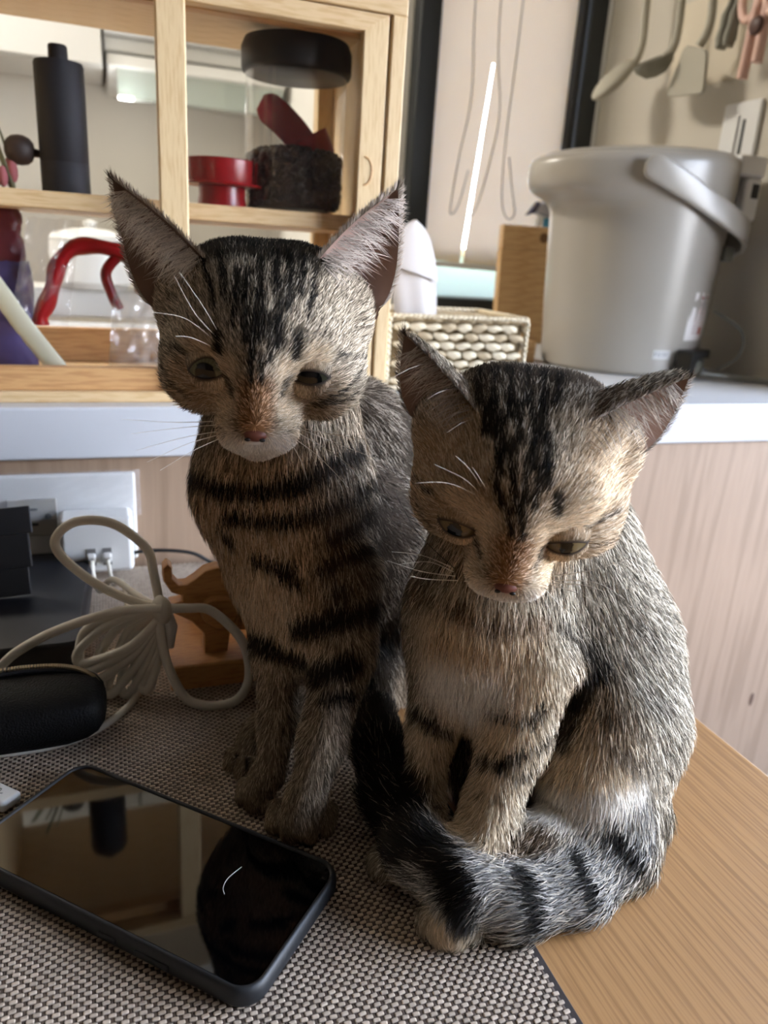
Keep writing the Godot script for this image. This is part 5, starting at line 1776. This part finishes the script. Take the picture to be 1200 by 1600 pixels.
	k.mark(K, 1.9, 0.88, [49.3, 235.2, -336.7, 51.5, 227.8, -334.6])
	k.mark(K, 1.9, 0.88, [73.8, 235.8, -329.3, 71.3, 228.2, -329.3])
	k.mark(K, 1.7, 0.88, [96.5, 245.3, -333.9, 115.4, 241.5, -350.3])
	k.mark(K, 1.4, 0.88, [91.6, 225.2, -337.2, 100.4, 229.2, -336.5, 109.9, 235.4, -342.0])
	k.mark(K, 1.4, 0.88, [88.2, 223.4, -338.9, 97.4, 224.1, -338.0, 107.8, 227.3, -342.2])
	k.mark(K, 1.2, 0.88, [95.7, 214.7, -351.4, 105.2, 214.7, -351.0, 111.9, 219.6, -349.9])
	k.mark(D, 0.7, 0.90, [42.1, 213.1, -347.4, 47.0, 212.3, -337.3], 0.30)
	k.mark(D, 0.6, 0.90, [44.5, 210.2, -344.1, 48.1, 209.9, -335.1], 0.30)
	k.mark(D, 0.7, 0.90, [74.1, 212.5, -328.3, 85.2, 212.6, -340.5], 0.30)
	k.mark(D, 0.6, 0.90, [75.6, 209.5, -328.6, 85.2, 209.6, -336.2], 0.30)
	k.head_mark(K, 0.6, 0.90, [0, -2.45, 4.55, 0, -2.85, 4.4, -0.5, -3.05, 4.2, -1.2, -3.0, 3.9], 0.40)
	k.head_mark(K, 0.6, 0.90, [0, -2.85, 4.4, 0.5, -3.05, 4.2, 1.2, -3.0, 3.9], 0.40)
	k.mark(T, 49.5, 0.85, [71.1, 148.4, -365.2], 0.40)
	k.mark(C, 20.4, 0.60, [68.5, 114.9, -367.5, 80.3, 96.4, -356.5], 0.60)
	k.mark(K, 5.3, 0.97, [36.5, 183.1, -418.9, 41.7, 172.3, -417.8, 52.3, 174.7, -381.2, 69.6, 176.8, -367.3, 88.1, 180.9, -363.5, 108.4, 189.7, -370.0, 127.9, 192.4, -388.0], 0.35)
	k.mark(K, 4.2, 0.97, [32.0, 171.0, -417.1, 41.6, 157.7, -419.6, 59.1, 162.4, -372.1, 80.1, 163.1, -361.6, 100.1, 166.6, -361.4, 127.4, 171.2, -376.8, 156.3, 167.6, -421.5], 0.35)
	k.mark(K, 3.6, 0.97, [52.1, 152.8, -380.7, 57.1, 145.8, -376.6], 0.35)
	k.mark(K, 4.0, 0.97, [68.3, 139.1, -367.6, 85.3, 136.5, -360.0], 0.35)
	k.mark(K, 3.2, 0.97, [80.6, 131.5, -360.9, 90.0, 128.6, -357.2], 0.35)
	k.mark(K, 6.9, 0.97, [89.3, 104.8, -351.5, 107.4, 110.0, -344.6, 132.3, 109.6, -353.2], 0.35)
	k.mark(K, 7.1, 0.97, [62.0, 86.1, -379.2, 74.4, 89.4, -361.0, 88.8, 85.1, -350.1], 0.35)
	k.mark(K, 7.3, 0.97, [94.0, 81.0, -339.7, 109.9, 89.0, -331.2, 155.5, 52.6, -410.2], 0.35)
	k.mark(K, 3.9, 0.97, [98.2, 72.5, -328.7, 110.0, 74.4, -327.7, 149.1, 32.7, -400.6], 0.35)
	k.mark(K, 2.5, 0.97, [40.5, 148.6, -410.5, 49.0, 138.2, -396.2], 0.35)
	k.mark(K, 5.2, 0.97, [107.8, 150.7, -362.0, 129.7, 155.6, -375.7, 161.8, 150.4, -410.3], 0.35)
	k.mark(K, 4.3, 0.97, [100.3, 134.8, -357.9, 122.3, 139.1, -361.2, 154.3, 127.0, -396.6], 0.35)
	k.mark(K, 5.2, 0.97, [109.3, 122.5, -350.6, 151.8, 110.0, -397.9], 0.35)
	k.mark(K, 3.4, 0.97, [52.4, 114.7, -397.1, 59.7, 98.8, -387.4], 0.35)
	k.mark(K, 10.1, 0.90, [45.5, 289.0, -379.2, 67.0, 291.6, -366.8, 97.1, 291.8, -367.1])
	k.mark(D, 27.6, 0.85, [159.5, 200.1, -436.6, 154.3, 146.0, -400.3, 162.2, 77.8, -409.4], 0.50)  # dark torso side: own dark coat plus shade put into the colour
	k.mark(D, 20.3, 0.60, [115.7, 173.2, -368.4, 114.8, 128.5, -352.5], 0.60)
	k.mark(K, 16.7, 0.70, [182.1, 189.1, -449.0, 178.1, 52.2, -411.1], 0.50)
	k.mark(K, 11.6, 0.80, [155.7, 54.7, -411.4, 153.5, 7.2, -396.3], 0.50)
	k.mark(D, 2.1, 0.70, [67.1, 64.8, -367.3, 87.5, 69.3, -354.7], 0.50)
	k.mark(D, 1.7, 0.70, [67.8, 55.4, -361.3, 85.2, 59.7, -351.4], 0.50)
	k.mark(D, 2.0, 0.70, [88.6, 60.4, -332.1, 107.6, 61.3, -323.5], 0.50)
	k.mark(D, 1.7, 0.70, [82.5, 46.0, -327.6, 102.4, 50.5, -316.1], 0.50)
	k.mark(D, 1.3, 0.70, [78.9, 37.5, -321.4, 98.2, 39.0, -311.6], 0.50)
	k.mark(D, 1.4, 0.70, [67.7, 46.7, -350.9, 83.7, 48.8, -343.7], 0.50)
	k.mark(K, 1.5, 0.95, [75.9, 14.0, -320.3, 73.0, 6.0, -311.1], 0.5)  # toe gaps: shade in the creases painted into the coat
	k.mark(K, 1.5, 0.95, [83.9, 14.0, -314.1, 80.9, 6.0, -305.1], 0.5)
	k.mark(K, 1.5, 0.95, [93.6, 14.0, -314.5, 90.5, 6.0, -305.4], 0.5)
	k.mark(K, 1.5, 0.95, [61.8, 14.0, -344.7, 59.4, 6.0, -336.6], 0.5)
	k.mark(K, 1.5, 0.95, [67.0, 14.0, -339.5, 64.6, 6.0, -331.6], 0.5)
	k.mark(K, 1.5, 0.95, [59.4, 14.0, -373.0, 57.1, 6.0, -366.2], 0.5)
	k.mark(K, 1.5, 0.95, [64.7, 14.0, -367.4, 62.5, 6.0, -360.7], 0.5)
	k.ear(Vector3(-2.47, 3.95, 0.03), Vector3(-5.35, 1.21, -1.40), Vector3(-6.60, 6.72, -1.60), Vector3(-0.55, 0.1, 0.83), 1.5, Vector3(-0.75, -0.5, 0.35), 520, Color(0.90, 0.85, 0.78), Color(0.20, 0.13, 0.10), Color(0.20, 0.155, 0.115), 0.7)
	k.ear(Vector3(2.34, 4.17, -0.39), Vector3(5.40, 1.90, -1.40), Vector3(5.81, 7.31, -1.60), Vector3(0.45, 0.05, 0.89), 1.5, Vector3(0.85, -0.1, 0.3), 280, Color(0.62, 0.53, 0.46), Color(0.50, 0.34, 0.29), Color(0.22, 0.17, 0.125), 0.6)  # paler pink lining: light through the ear put into its colour
	var t := thing("kitten", "left tabby kitten sitting upright with a dark striped grey coat, behind the phone", "cat", Vector3.ZERO, 0.0, "")
	finish_kitten(k, t, [[Vector3(-2.05, 0.08, 2.32), 1.12, -9, 8, 47, 32, 14, 6, Vector2(-0.05, -0.1), Color(0.15, 0.15, 0.09), Vector2(25, 29)], [Vector3(2.14, -0.03, 2.16), 1.12, 9, 8, 47, 18, 10, -3, Vector2(-0.1, -0.15), Color(0.05, 0.05, 0.03), Vector2(36, 38)]], [[k.head * Vector3(0, -2.08, 4.5), 0.0040]], 0.95)
	whiskers(t, [[false, [80.3, 213.0, -334.8, 93.9, 209.4, -321.2, 113.0, 203.7, -305.2]], [false, [82.2, 209.7, -336.3, 97.1, 202.0, -320.8, 109.4, 191.1, -305.5]], [false, [79.7, 207.7, -335.1, 88.5, 201.8, -322.5, 98.3, 191.5, -308.4]], [false, [84.8, 211.8, -337.3, 100.6, 211.0, -324.0, 117.6, 211.4, -311.0]], [false, [76.9, 207.2, -331.6, 79.4, 201.0, -321.1, 80.2, 194.8, -311.8]], [false, [45.4, 212.3, -345.0, 30.4, 211.8, -343.1, 8.6, 209.2, -343.6]], [false, [46.3, 210.2, -341.7, 30.0, 208.0, -339.6, 10.0, 202.9, -338.5]], [false, [44.2, 213.7, -346.6, 26.5, 213.6, -345.9, 5.0, 214.9, -347.6]], [false, [47.4, 207.8, -339.7, 33.6, 202.8, -335.6, 19.5, 195.6, -331.6]], [false, [45.9, 208.2, -342.8, 31.3, 204.8, -339.7, 14.5, 198.1, -336.8]], [false, [46.4, 251.1, -336.0, 36.0, 262.0, -335.8, 28.0, 276.9, -337.4]], [false, [45.4, 249.9, -336.7, 32.2, 259.7, -337.1, 18.8, 261.9, -336.2]], [false, [46.8, 252.2, -335.7, 39.4, 264.8, -335.0, 30.0, 278.3, -336.7]], [false, [44.7, 247.5, -337.5, 34.4, 252.1, -335.0, 27.6, 253.1, -331.2]], [false, [77.1, 250.7, -327.6, 83.0, 257.2, -319.8, 89.2, 262.0, -312.5]]])
	k = Kitten.new()
	k.r.seed = 202
	k.base = Color(0.27, 0.225, 0.165)
	k.tick = 0.34
	k.head = Transform3D(Basis(Vector3(0.008775, -0.000454, 0.004775), Vector3(-0.001669, 0.009044, 0.003926), Vector3(-0.004497, -0.004242, 0.007860)), Vector3(0.1735, 0.1969, -0.2902))
	head_lobes(k)
	k.bone(196.3, 163.4, -331.6, 36.3, 181.1, 114.9, -319.9, 39.0, 12.0, Vector3(-0.1, -1, 0.2))
	k.bone(181.1, 114.9, -319.9, 39.0, 182.1, 86.5, -309.3, 27.6, 12.0, Vector3(-0.1, -1, 0.2))
	k.bone(182.1, 86.5, -309.3, 27.6, 183.6, 73.9, -304.2, 18.8, 12.0, Vector3(-0.1, -1, 0.2))
	k.bone(234.1, 141.8, -343.5, 42.6, 255.9, 87.2, -326.9, 45.1, 10.0, Vector3(0.35, -0.9, 0))
	k.bone(255.9, 87.2, -326.9, 45.1, 254.5, 47.8, -302.0, 41.9, 10.0, Vector3(0.35, -0.9, 0))
	k.bone(254.5, 47.8, -302.0, 41.9, 243.7, 23.2, -286.0, 33.2, 10.0, Vector3(0.35, -0.9, 0))
	k.bone(203.1, 100.4, -328.9, 38.1, 256.5, 66.3, -319.2, 43.6, 10.0, Vector3(0.1, -1, 0))
	k.bone(184.9, 46.7, -327.7, 25.3, 197.2, 6.7, -303.1, 25.0, 8.0, Vector3(0.1, -1, 0.1))
	k.bone(244.6, 65.7, -289.6, 28.9, 223.2, 39.8, -273.7, 25.4, 11.0, Vector3(-0.1, -1, 0))
	k.bone(217.1, 17.9, -265.9, 15.3, 185.9, 20.4, -257.1, 12.0, 5.0, Vector3(-0.8, -0.2, 0.4))
	k.bone(185.9, 20.4, -257.1, 12.0, 173.8, 18.7, -255.4, 10.0, 5.0, Vector3(-0.8, -0.2, 0.4))
	k.bone(156.6, 96.9, -317.0, 17.9, 148.2, 60.0, -304.6, 10.9, 6.0, Vector3(0, -1, 0))
	k.bone(148.2, 60.0, -304.6, 10.9, 139.7, 30.8, -288.3, 8.1, 6.0, Vector3(0, -1, 0))
	k.bone(139.7, 30.8, -288.3, 8.1, 130.0, 14.1, -278.0, 8.3, 6.0, Vector3(0, -1, 0))
	k.bone(129.4, 12.5, -277.7, 10.2, 114.8, 8.9, -274.0, 8.1, 2.4, Vector3(-0.5, -0.5, 0.5))
	k.bone(192.8, 98.3, -292.6, 22.6, 181.9, 67.1, -279.9, 15.3, 7.0, Vector3(0, -1, 0))
	k.bone(181.9, 67.1, -279.9, 15.3, 164.1, 37.0, -264.5, 11.5, 7.0, Vector3(0, -1, 0))
	k.bone(164.1, 37.0, -264.5, 11.5, 144.8, 20.7, -245.5, 10.4, 7.0, Vector3(0, -1, 0))
	k.bone(140.3, 22.0, -237.7, 10.1, 131.1, 11.5, -230.3, 8.8, 2.4, Vector3(-0.3, -0.5, 0.8))
	k.bone(124.2, 9.5, -241.5, 4.4, 121.4, 5.5, -236.8, 4.2, 1.6, Vector3(-0.2, -0.5, 0.8))
	k.bone(128.5, 9.5, -234.4, 4.4, 125.6, 5.5, -229.9, 4.1, 1.6, Vector3(-0.2, -0.5, 0.8))
	k.bone(135.5, 9.5, -231.3, 4.3, 132.6, 5.5, -226.9, 4.1, 1.6, Vector3(-0.2, -0.5, 0.8))
	k.bone(144.4, 9.5, -232.7, 4.4, 141.4, 5.5, -228.1, 4.1, 1.6, Vector3(-0.2, -0.5, 0.8))
	k.bone(112.8, 9.5, -280.9, 3.8, 111.3, 5.5, -279.6, 3.6, 1.6, Vector3(-0.4, -0.5, 0.5))
	k.bone(113.9, 9.5, -275.4, 3.8, 112.4, 5.5, -274.2, 3.6, 1.6, Vector3(-0.4, -0.5, 0.5))
	k.bone(117.9, 9.5, -271.7, 3.8, 116.4, 5.5, -270.5, 3.6, 1.6, Vector3(-0.4, -0.5, 0.5))
	k.bone(259.4, 7.6, -274.5, 19.8, 234.8, 0.3, -252.9, 17.9, 12.0)
	k.bone(234.8, 0.3, -252.9, 17.9, 198.7, 1.7, -238.8, 16.2, 12.0)
	k.bone(198.7, 1.7, -238.8, 16.2, 164.2, 10.5, -235.7, 15.1, 12.0)
	k.bone(164.2, 10.5, -235.7, 15.1, 140.2, 19.4, -242.3, 14.0, 12.0)
	k.bone(140.2, 19.4, -242.3, 14.0, 128.1, 23.1, -264.0, 13.4, 12.0)
	k.bone(128.1, 23.1, -264.0, 13.4, 127.1, 23.0, -301.5, 12.6, 12.0)
	k.bone(127.1, 23.0, -301.5, 12.6, 133.7, 26.3, -339.6, 12.3, 12.0)
	k.bone(133.7, 26.3, -339.6, 12.3, 141.8, 30.8, -366.4, 9.9, 12.0)
	k.head_mark(T, 52.0, 1.00, [0, 0, -1], 0.20)
	k.head_mark(G, 20.0, 0.70, [0, 3, 1, 0, 4, -2])
	k.head_mark(C, 10.0, 0.80, [-1.5, -0.9, 3.3])
	k.head_mark(C, 10.0, 0.80, [1.5, -0.9, 3.3])
	k.head_mark(C, 8.0, 0.80, [-2.3, 0.9, 2.8, -1.1, 0.5, 3.3])
	k.head_mark(C, 8.0, 0.80, [2.5, 1.0, 2.7, 1.1, 0.5, 3.3])
	k.head_mark(C, 12.0, 0.60, [3.4, 1.8, 1.2])
	k.head_mark(C, 9.0, 0.85, [-1.3, -2.7, 3.8, 1.3, -2.7, 3.8])
	k.head_mark(W, 8.0, 1.00, [-0.9, -3.0, 4.0, 0.9, -3.0, 4.0])
	k.head_mark(W, 10.0, 1.00, [0, -3.6, 3.4])
	k.head_mark(O, 8.0, 0.95, [0, -0.2, 3.9, 0, -1.5, 4.5], 0.50)
	k.head_mark(B, 4.5, 0.60, [0, 1.2, 3.9])
	k.head_mark(K, 16.0, 0.85, [-2.0, 4.2, -2.6, 2.0, 4.2, -2.6], 0.40)
	k.head_mark(D, 14.0, 0.80, [-2.0, 4.5, -0.9, 2.2, 4.5, -0.9], 0.50)
	k.mark(K, 2.5, 0.95, [152.7, 243.8, -298.1, 145.3, 231.7, -281.6], 0.40)
	k.mark(K, 2.4, 0.95, [157.6, 245.1, -295.4, 149.9, 232.4, -277.9, 146.5, 220.7, -270.9], 0.40)
	k.mark(K, 2.4, 0.95, [164.1, 245.9, -293.8, 155.9, 233.1, -274.8, 154.1, 228.4, -271.4], 0.40)
	k.mark(K, 2.5, 0.95, [171.8, 246.1, -292.9, 162.2, 233.5, -272.3], 0.40)
	k.mark(K, 2.4, 0.95, [177.9, 245.5, -288.5, 168.0, 234.0, -270.0, 163.6, 222.8, -260.8], 0.40)
	k.mark(K, 2.4, 0.95, [182.4, 245.0, -283.7, 172.7, 234.4, -267.9], 0.40)
	k.mark(K, 2.7, 0.95, [151.4, 228.1, -273.0, 148.2, 214.5, -263.7, 147.3, 208.4, -261.6], 0.40)
	k.mark(K, 2.0, 0.95, [158.8, 233.3, -273.6, 154.9, 219.9, -262.4], 0.40)
	k.mark(K, 2.0, 0.95, [163.3, 231.4, -269.6, 160.0, 220.4, -260.0, 158.0, 211.1, -255.4], 0.40)
	k.mark(K, 2.7, 0.95, [164.9, 222.9, -260.4, 163.0, 212.6, -254.2, 162.4, 205.1, -252.4], 0.40)
	k.mark(K, 2.0, 0.95, [152.3, 219.6, -264.0, 151.5, 205.4, -257.5, 152.5, 195.2, -255.2], 0.40)
	k.mark(K, 1.7, 0.95, [156.2, 215.7, -258.4, 155.5, 198.2, -253.9], 0.40)
	k.mark(K, 1.7, 0.95, [159.5, 211.2, -254.8, 158.7, 195.7, -252.8], 0.40)
	k.mark(K, 2.0, 0.95, [146.2, 204.3, -261.9, 148.7, 195.5, -259.0], 0.40)
	k.mark(K, 2.4, 0.95, [167.3, 200.8, -251.1, 168.6, 193.9, -251.9], 0.40)
	k.mark(K, 1.7, 0.95, [147.3, 232.1, -279.8, 144.6, 220.2, -272.8], 0.40)
	k.mark(K, 1.4, 0.95, [150.4, 194.7, -257.1, 152.9, 183.7, -256.3], 0.40)
	k.mark(K, 1.4, 0.95, [154.5, 195.5, -254.1, 156.4, 182.6, -254.9], 0.40)
	k.mark(D, 2.0, 0.85, [130.1, 193.7, -307.0, 132.3, 191.3, -290.1], 0.50)
	k.mark(D, 1.4, 0.85, [129.7, 186.9, -301.4, 133.2, 178.1, -295.4, 137.8, 174.4, -292.2], 0.50)
	k.mark(D, 1.6, 0.85, [183.0, 185.8, -256.2, 191.5, 188.8, -255.4, 204.3, 191.2, -259.0], 0.50)
	k.mark(D, 2.2, 0.85, [147.5, 175.1, -276.3, 147.9, 169.6, -271.4], 0.50)
	k.mark(D, 1.9, 0.85, [169.3, 175.7, -259.3, 167.2, 168.8, -258.8], 0.50)
	k.mark(D, 1.8, 0.85, [128.5, 178.4, -308.8, 130.9, 165.6, -300.2, 137.5, 160.4, -288.4], 0.50)
	k.mark(D, 1.1, 0.85, [187.9, 177.5, -259.0, 200.0, 176.3, -259.8], 0.50)
	k.mark(D, 0.7, 0.90, [142.8, 159.3, -282.5, 145.1, 158.2, -273.9], 0.30)
	k.mark(D, 0.7, 0.90, [173.5, 161.7, -260.2, 182.3, 162.6, -263.4], 0.30)
	k.mark(D, 0.6, 0.90, [171.7, 158.4, -259.1, 180.4, 159.0, -261.5], 0.30)
	k.head_mark(K, 0.6, 0.90, [0, -2.45, 4.55, 0, -2.85, 4.4, -0.5, -3.05, 4.2, -1.2, -3.0, 3.9], 0.40)
	k.head_mark(K, 0.6, 0.90, [0, -2.85, 4.4, 0.5, -3.05, 4.2, 1.2, -3.0, 3.9], 0.40)
	k.mark(C, 29.0, 0.85, [157.4, 116.8, -286.6, 166.9, 101.1, -281.5], 0.50)
	k.mark(T, 8.0, 0.70, [146.0, 115.5, -298.2, 180.0, 121.6, -278.9], 0.50)
	k.mark(W, 14.4, 0.95, [151.3, 95.7, -294.5, 159.4, 89.4, -288.1, 165.0, 93.5, -282.8], 0.60)
	k.mark(C, 21.6, 0.60, [147.7, 55.5, -289.2, 127.8, 39.4, -262.5], 0.40)
	k.mark(C, 17.8, 0.60, [169.9, 73.9, -267.8, 143.3, 38.2, -242.8], 0.40)
	k.mark(G, 29.5, 0.80, [248.9, 140.3, -298.4, 256.1, 92.8, -274.1, 245.5, 54.0, -255.1], 0.50)
	k.mark(T, 19.3, 0.50, [216.5, 86.2, -282.4, 222.3, 70.6, -264.5], 0.60)
	k.mark(C, 19.0, 0.70, [199.8, 51.2, -270.9, 214.0, 50.8, -252.7], 0.50)
	k.mark(X, 7.6, 0.90, [196.9, 37.1, -269.9, 207.1, 42.9, -254.0, 221.6, 46.0, -249.0], 0.70)
	k.mark(C, 12.7, 0.80, [123.4, 17.5, -225.3, 132.2, 18.9, -221.6], 0.50)
	k.mark(X, 8.2, 0.95, [190.3, 35.4, -260.2, 206.0, 37.2, -253.7, 218.4, 42.3, -248.7, 239.5, 44.9, -252.5], 0.60)
	k.mark(B, 4.4, 0.80, [132.9, 136.6, -347.3, 143.5, 132.4, -325.5, 154.0, 135.6, -295.7, 165.2, 132.7, -285.6, 191.1, 132.7, -282.7], 0.50)
	k.mark(B, 3.3, 0.60, [136.8, 146.1, -349.9, 145.3, 137.0, -343.8, 147.8, 141.4, -316.1], 0.50)
	k.mark(K, 4.2, 0.90, [137.6, 72.9, -303.9, 142.8, 71.9, -296.1, 152.1, 65.9, -292.1], 0.55)
	k.mark(K, 2.8, 0.90, [167.8, 85.8, -279.0, 182.1, 85.6, -267.5, 188.8, 91.6, -268.6], 0.55)
	k.mark(K, 3.7, 0.90, [161.8, 62.8, -274.3, 167.8, 65.5, -264.9, 176.2, 70.9, -262.8], 0.55)
	k.mark(K, 2.5, 0.90, [179.7, 72.8, -262.8, 191.5, 74.6, -265.4], 0.55)
	k.mark(K, 2.4, 0.90, [172.1, 60.1, -260.3, 185.7, 62.1, -261.9], 0.55)
	k.mark(K, 5.5, 0.90, [226.4, 110.6, -289.2, 228.4, 98.8, -283.4, 216.5, 82.8, -281.6, 208.8, 64.4, -274.2], 0.55)
	k.mark(K, 3.3, 0.90, [217.5, 93.1, -282.9, 232.0, 101.7, -283.8], 0.55)
	k.mark(K, 3.8, 0.90, [205.1, 128.4, -287.0, 222.4, 107.9, -288.3], 0.55)
	k.mark(D, 5.1, 0.60, [227.4, 83.2, -272.3, 230.7, 81.5, -268.5], 0.50)
	k.mark(D, 4.4, 0.60, [228.3, 66.2, -258.5, 234.8, 63.0, -256.1], 0.50)
	k.mark(D, 4.0, 0.60, [250.4, 122.1, -290.2, 260.5, 109.1, -284.2], 0.50)
	k.mark(D, 1.6, 0.60, [187.3, 34.6, -251.9, 243.6, 32.6, -252.0], 0.50)
	k.mark(D, 1.9, 0.60, [134.4, 53.0, -298.9, 147.7, 55.5, -289.2], 0.50)
	k.mark(D, 1.6, 0.60, [133.7, 45.4, -291.0, 145.1, 45.6, -285.3], 0.50)
	k.mark(D, 1.6, 0.60, [128.7, 38.7, -281.3, 140.8, 37.3, -277.4], 0.50)
	k.mark(D, 1.5, 0.60, [155.2, 49.5, -265.3, 166.8, 51.9, -256.8], 0.50)
	k.mark(D, 4.6, 0.60, [249.6, 88.9, -269.8, 260.9, 81.4, -267.0], 0.50)
	k.mark(B, 9.1, 0.75, [183.1, 31.5, -246.9, 168.7, 30.2, -245.6], 0.60)
	k.mark(S, 17.8, 0.90, [237.3, 25.1, -249.4, 205.2, 18.1, -231.2, 172.4, 21.4, -223.5, 138.4, 32.0, -227.9, 123.8, 35.0, -251.9], 0.20)
	k.mark(K, 19.2, 0.96, [137.0, 40.1, -356.5, 127.6, 37.4, -319.8, 121.4, 36.2, -286.4, 118.9, 36.6, -263.9], 0.35)
	k.mark(K, 10.1, 0.96, [131.4, 36.8, -247.8, 133.7, 33.4, -231.4, 135.2, 21.0, -222.1], 0.35)
	k.mark(K, 5.8, 0.96, [169.5, 27.4, -231.4, 170.8, 13.6, -219.0], 0.35)
	k.mark(K, 4.0, 0.96, [203.9, 22.3, -243.8, 203.4, 13.5, -224.7], 0.35)
	k.mark(K, 5.1, 0.96, [226.6, 28.2, -248.7, 236.7, 15.2, -238.2], 0.35)
	k.mark(D, 1.5, 0.95, [126.4, 14.0, -236.9, 123.5, 6.0, -230.3], 0.5)  # toe creases darkened in the colour, as on the left kitten
	k.mark(D, 1.5, 0.95, [132.0, 14.0, -231.9, 129.1, 6.0, -225.4], 0.5)
	k.mark(D, 1.5, 0.95, [140.0, 14.0, -231.0, 137.0, 6.0, -224.5], 0.5)
	k.mark(D, 1.5, 0.95, [113.4, 14.0, -277.1, 111.9, 6.0, -273.9], 0.5)
	k.mark(D, 1.5, 0.95, [115.9, 14.0, -272.5, 114.4, 6.0, -269.4], 0.5)
	k.ear(Vector3(-2.08, 3.69, 0.73), Vector3(-5.12, 1.74, -1.20), Vector3(-5.85, 5.81, -1.60), Vector3(-0.85, -0.2, 0.48), 1.8, Vector3(-0.75, -0.55, 0.3), 260, Color(0.62, 0.55, 0.48), Color(0.22, 0.145, 0.115), Color(0.13, 0.095, 0.07), 0.85)  # lining darker than the other ear: its shade put into the colour
	k.ear(Vector3(1.58, 3.73, 0.90), Vector3(4.60, 1.72, -0.60), Vector3(6.14, 5.09, -2.20), Vector3(0.55, -0.6, 0.58), 2.2, Vector3(0.75, -0.5, 0.3), 300, Color(0.80, 0.72, 0.63), Color(0.45, 0.29, 0.23), Color(0.13, 0.085, 0.055), 0.85)
	t = thing("kitten", "right tabby kitten looking down with a cream chest and its tail curled round its paws", "cat", Vector3.ZERO, 0.0, "")
	finish_kitten(k, t, [[Vector3(-2.28, -0.73, 2.12), 1.15, -10, 10, 48, 18, 13, -2, Vector2(-0.05, -0.1), Color(0.125, 0.088, 0.042), Vector2(17, 24)], [Vector3(2.09, -0.60, 2.30), 1.15, 10, 10, 48, 15, 13, 3, Vector2(-0.05, 0.05), Color(0.145, 0.105, 0.05), Vector2(14, 22)]], [[k.head * Vector3(0, -2.08, 4.5), 0.0040]], 0.95)
	whiskers(t, [[false, [141.1, 158.2, -283.0, 128.6, 164.0, -282.9, 113.8, 164.4, -281.8]], [false, [141.6, 156.5, -281.9, 125.7, 159.9, -282.2, 109.4, 165.8, -283.7]], [true, [141.5, 159.7, -283.6, 125.3, 175.1, -288.2, 114.8, 192.2, -291.6]], [false, [142.5, 154.8, -280.7, 128.0, 157.0, -280.0, 118.0, 160.2, -278.1]], [false, [140.0, 160.1, -284.4, 126.2, 166.4, -284.9, 111.6, 169.3, -284.8]], [false, [180.9, 161.0, -263.7, 194.2, 167.2, -253.8, 205.0, 174.9, -245.8]], [false, [179.2, 159.5, -262.6, 193.4, 162.3, -251.2, 201.2, 158.8, -240.3]], [false, [177.7, 157.8, -262.8, 188.0, 156.7, -251.4, 194.4, 152.6, -240.8]], [false, [179.6, 158.6, -262.0, 189.3, 160.9, -252.0, 193.3, 161.2, -243.8]], [false, [174.6, 157.4, -261.6, 177.6, 153.1, -251.7, 181.7, 152.3, -243.1]], [false, [142.1, 199.5, -267.7, 133.2, 206.8, -265.9, 119.7, 213.2, -266.5]], [false, [141.8, 198.3, -268.4, 127.4, 204.5, -268.2, 112.5, 205.4, -267.3]], [false, [142.7, 201.4, -267.0, 135.3, 210.5, -265.1, 127.5, 217.1, -263.7]], [false, [144.2, 201.2, -265.4, 137.9, 208.5, -262.4, 133.0, 213.5, -259.3]]])
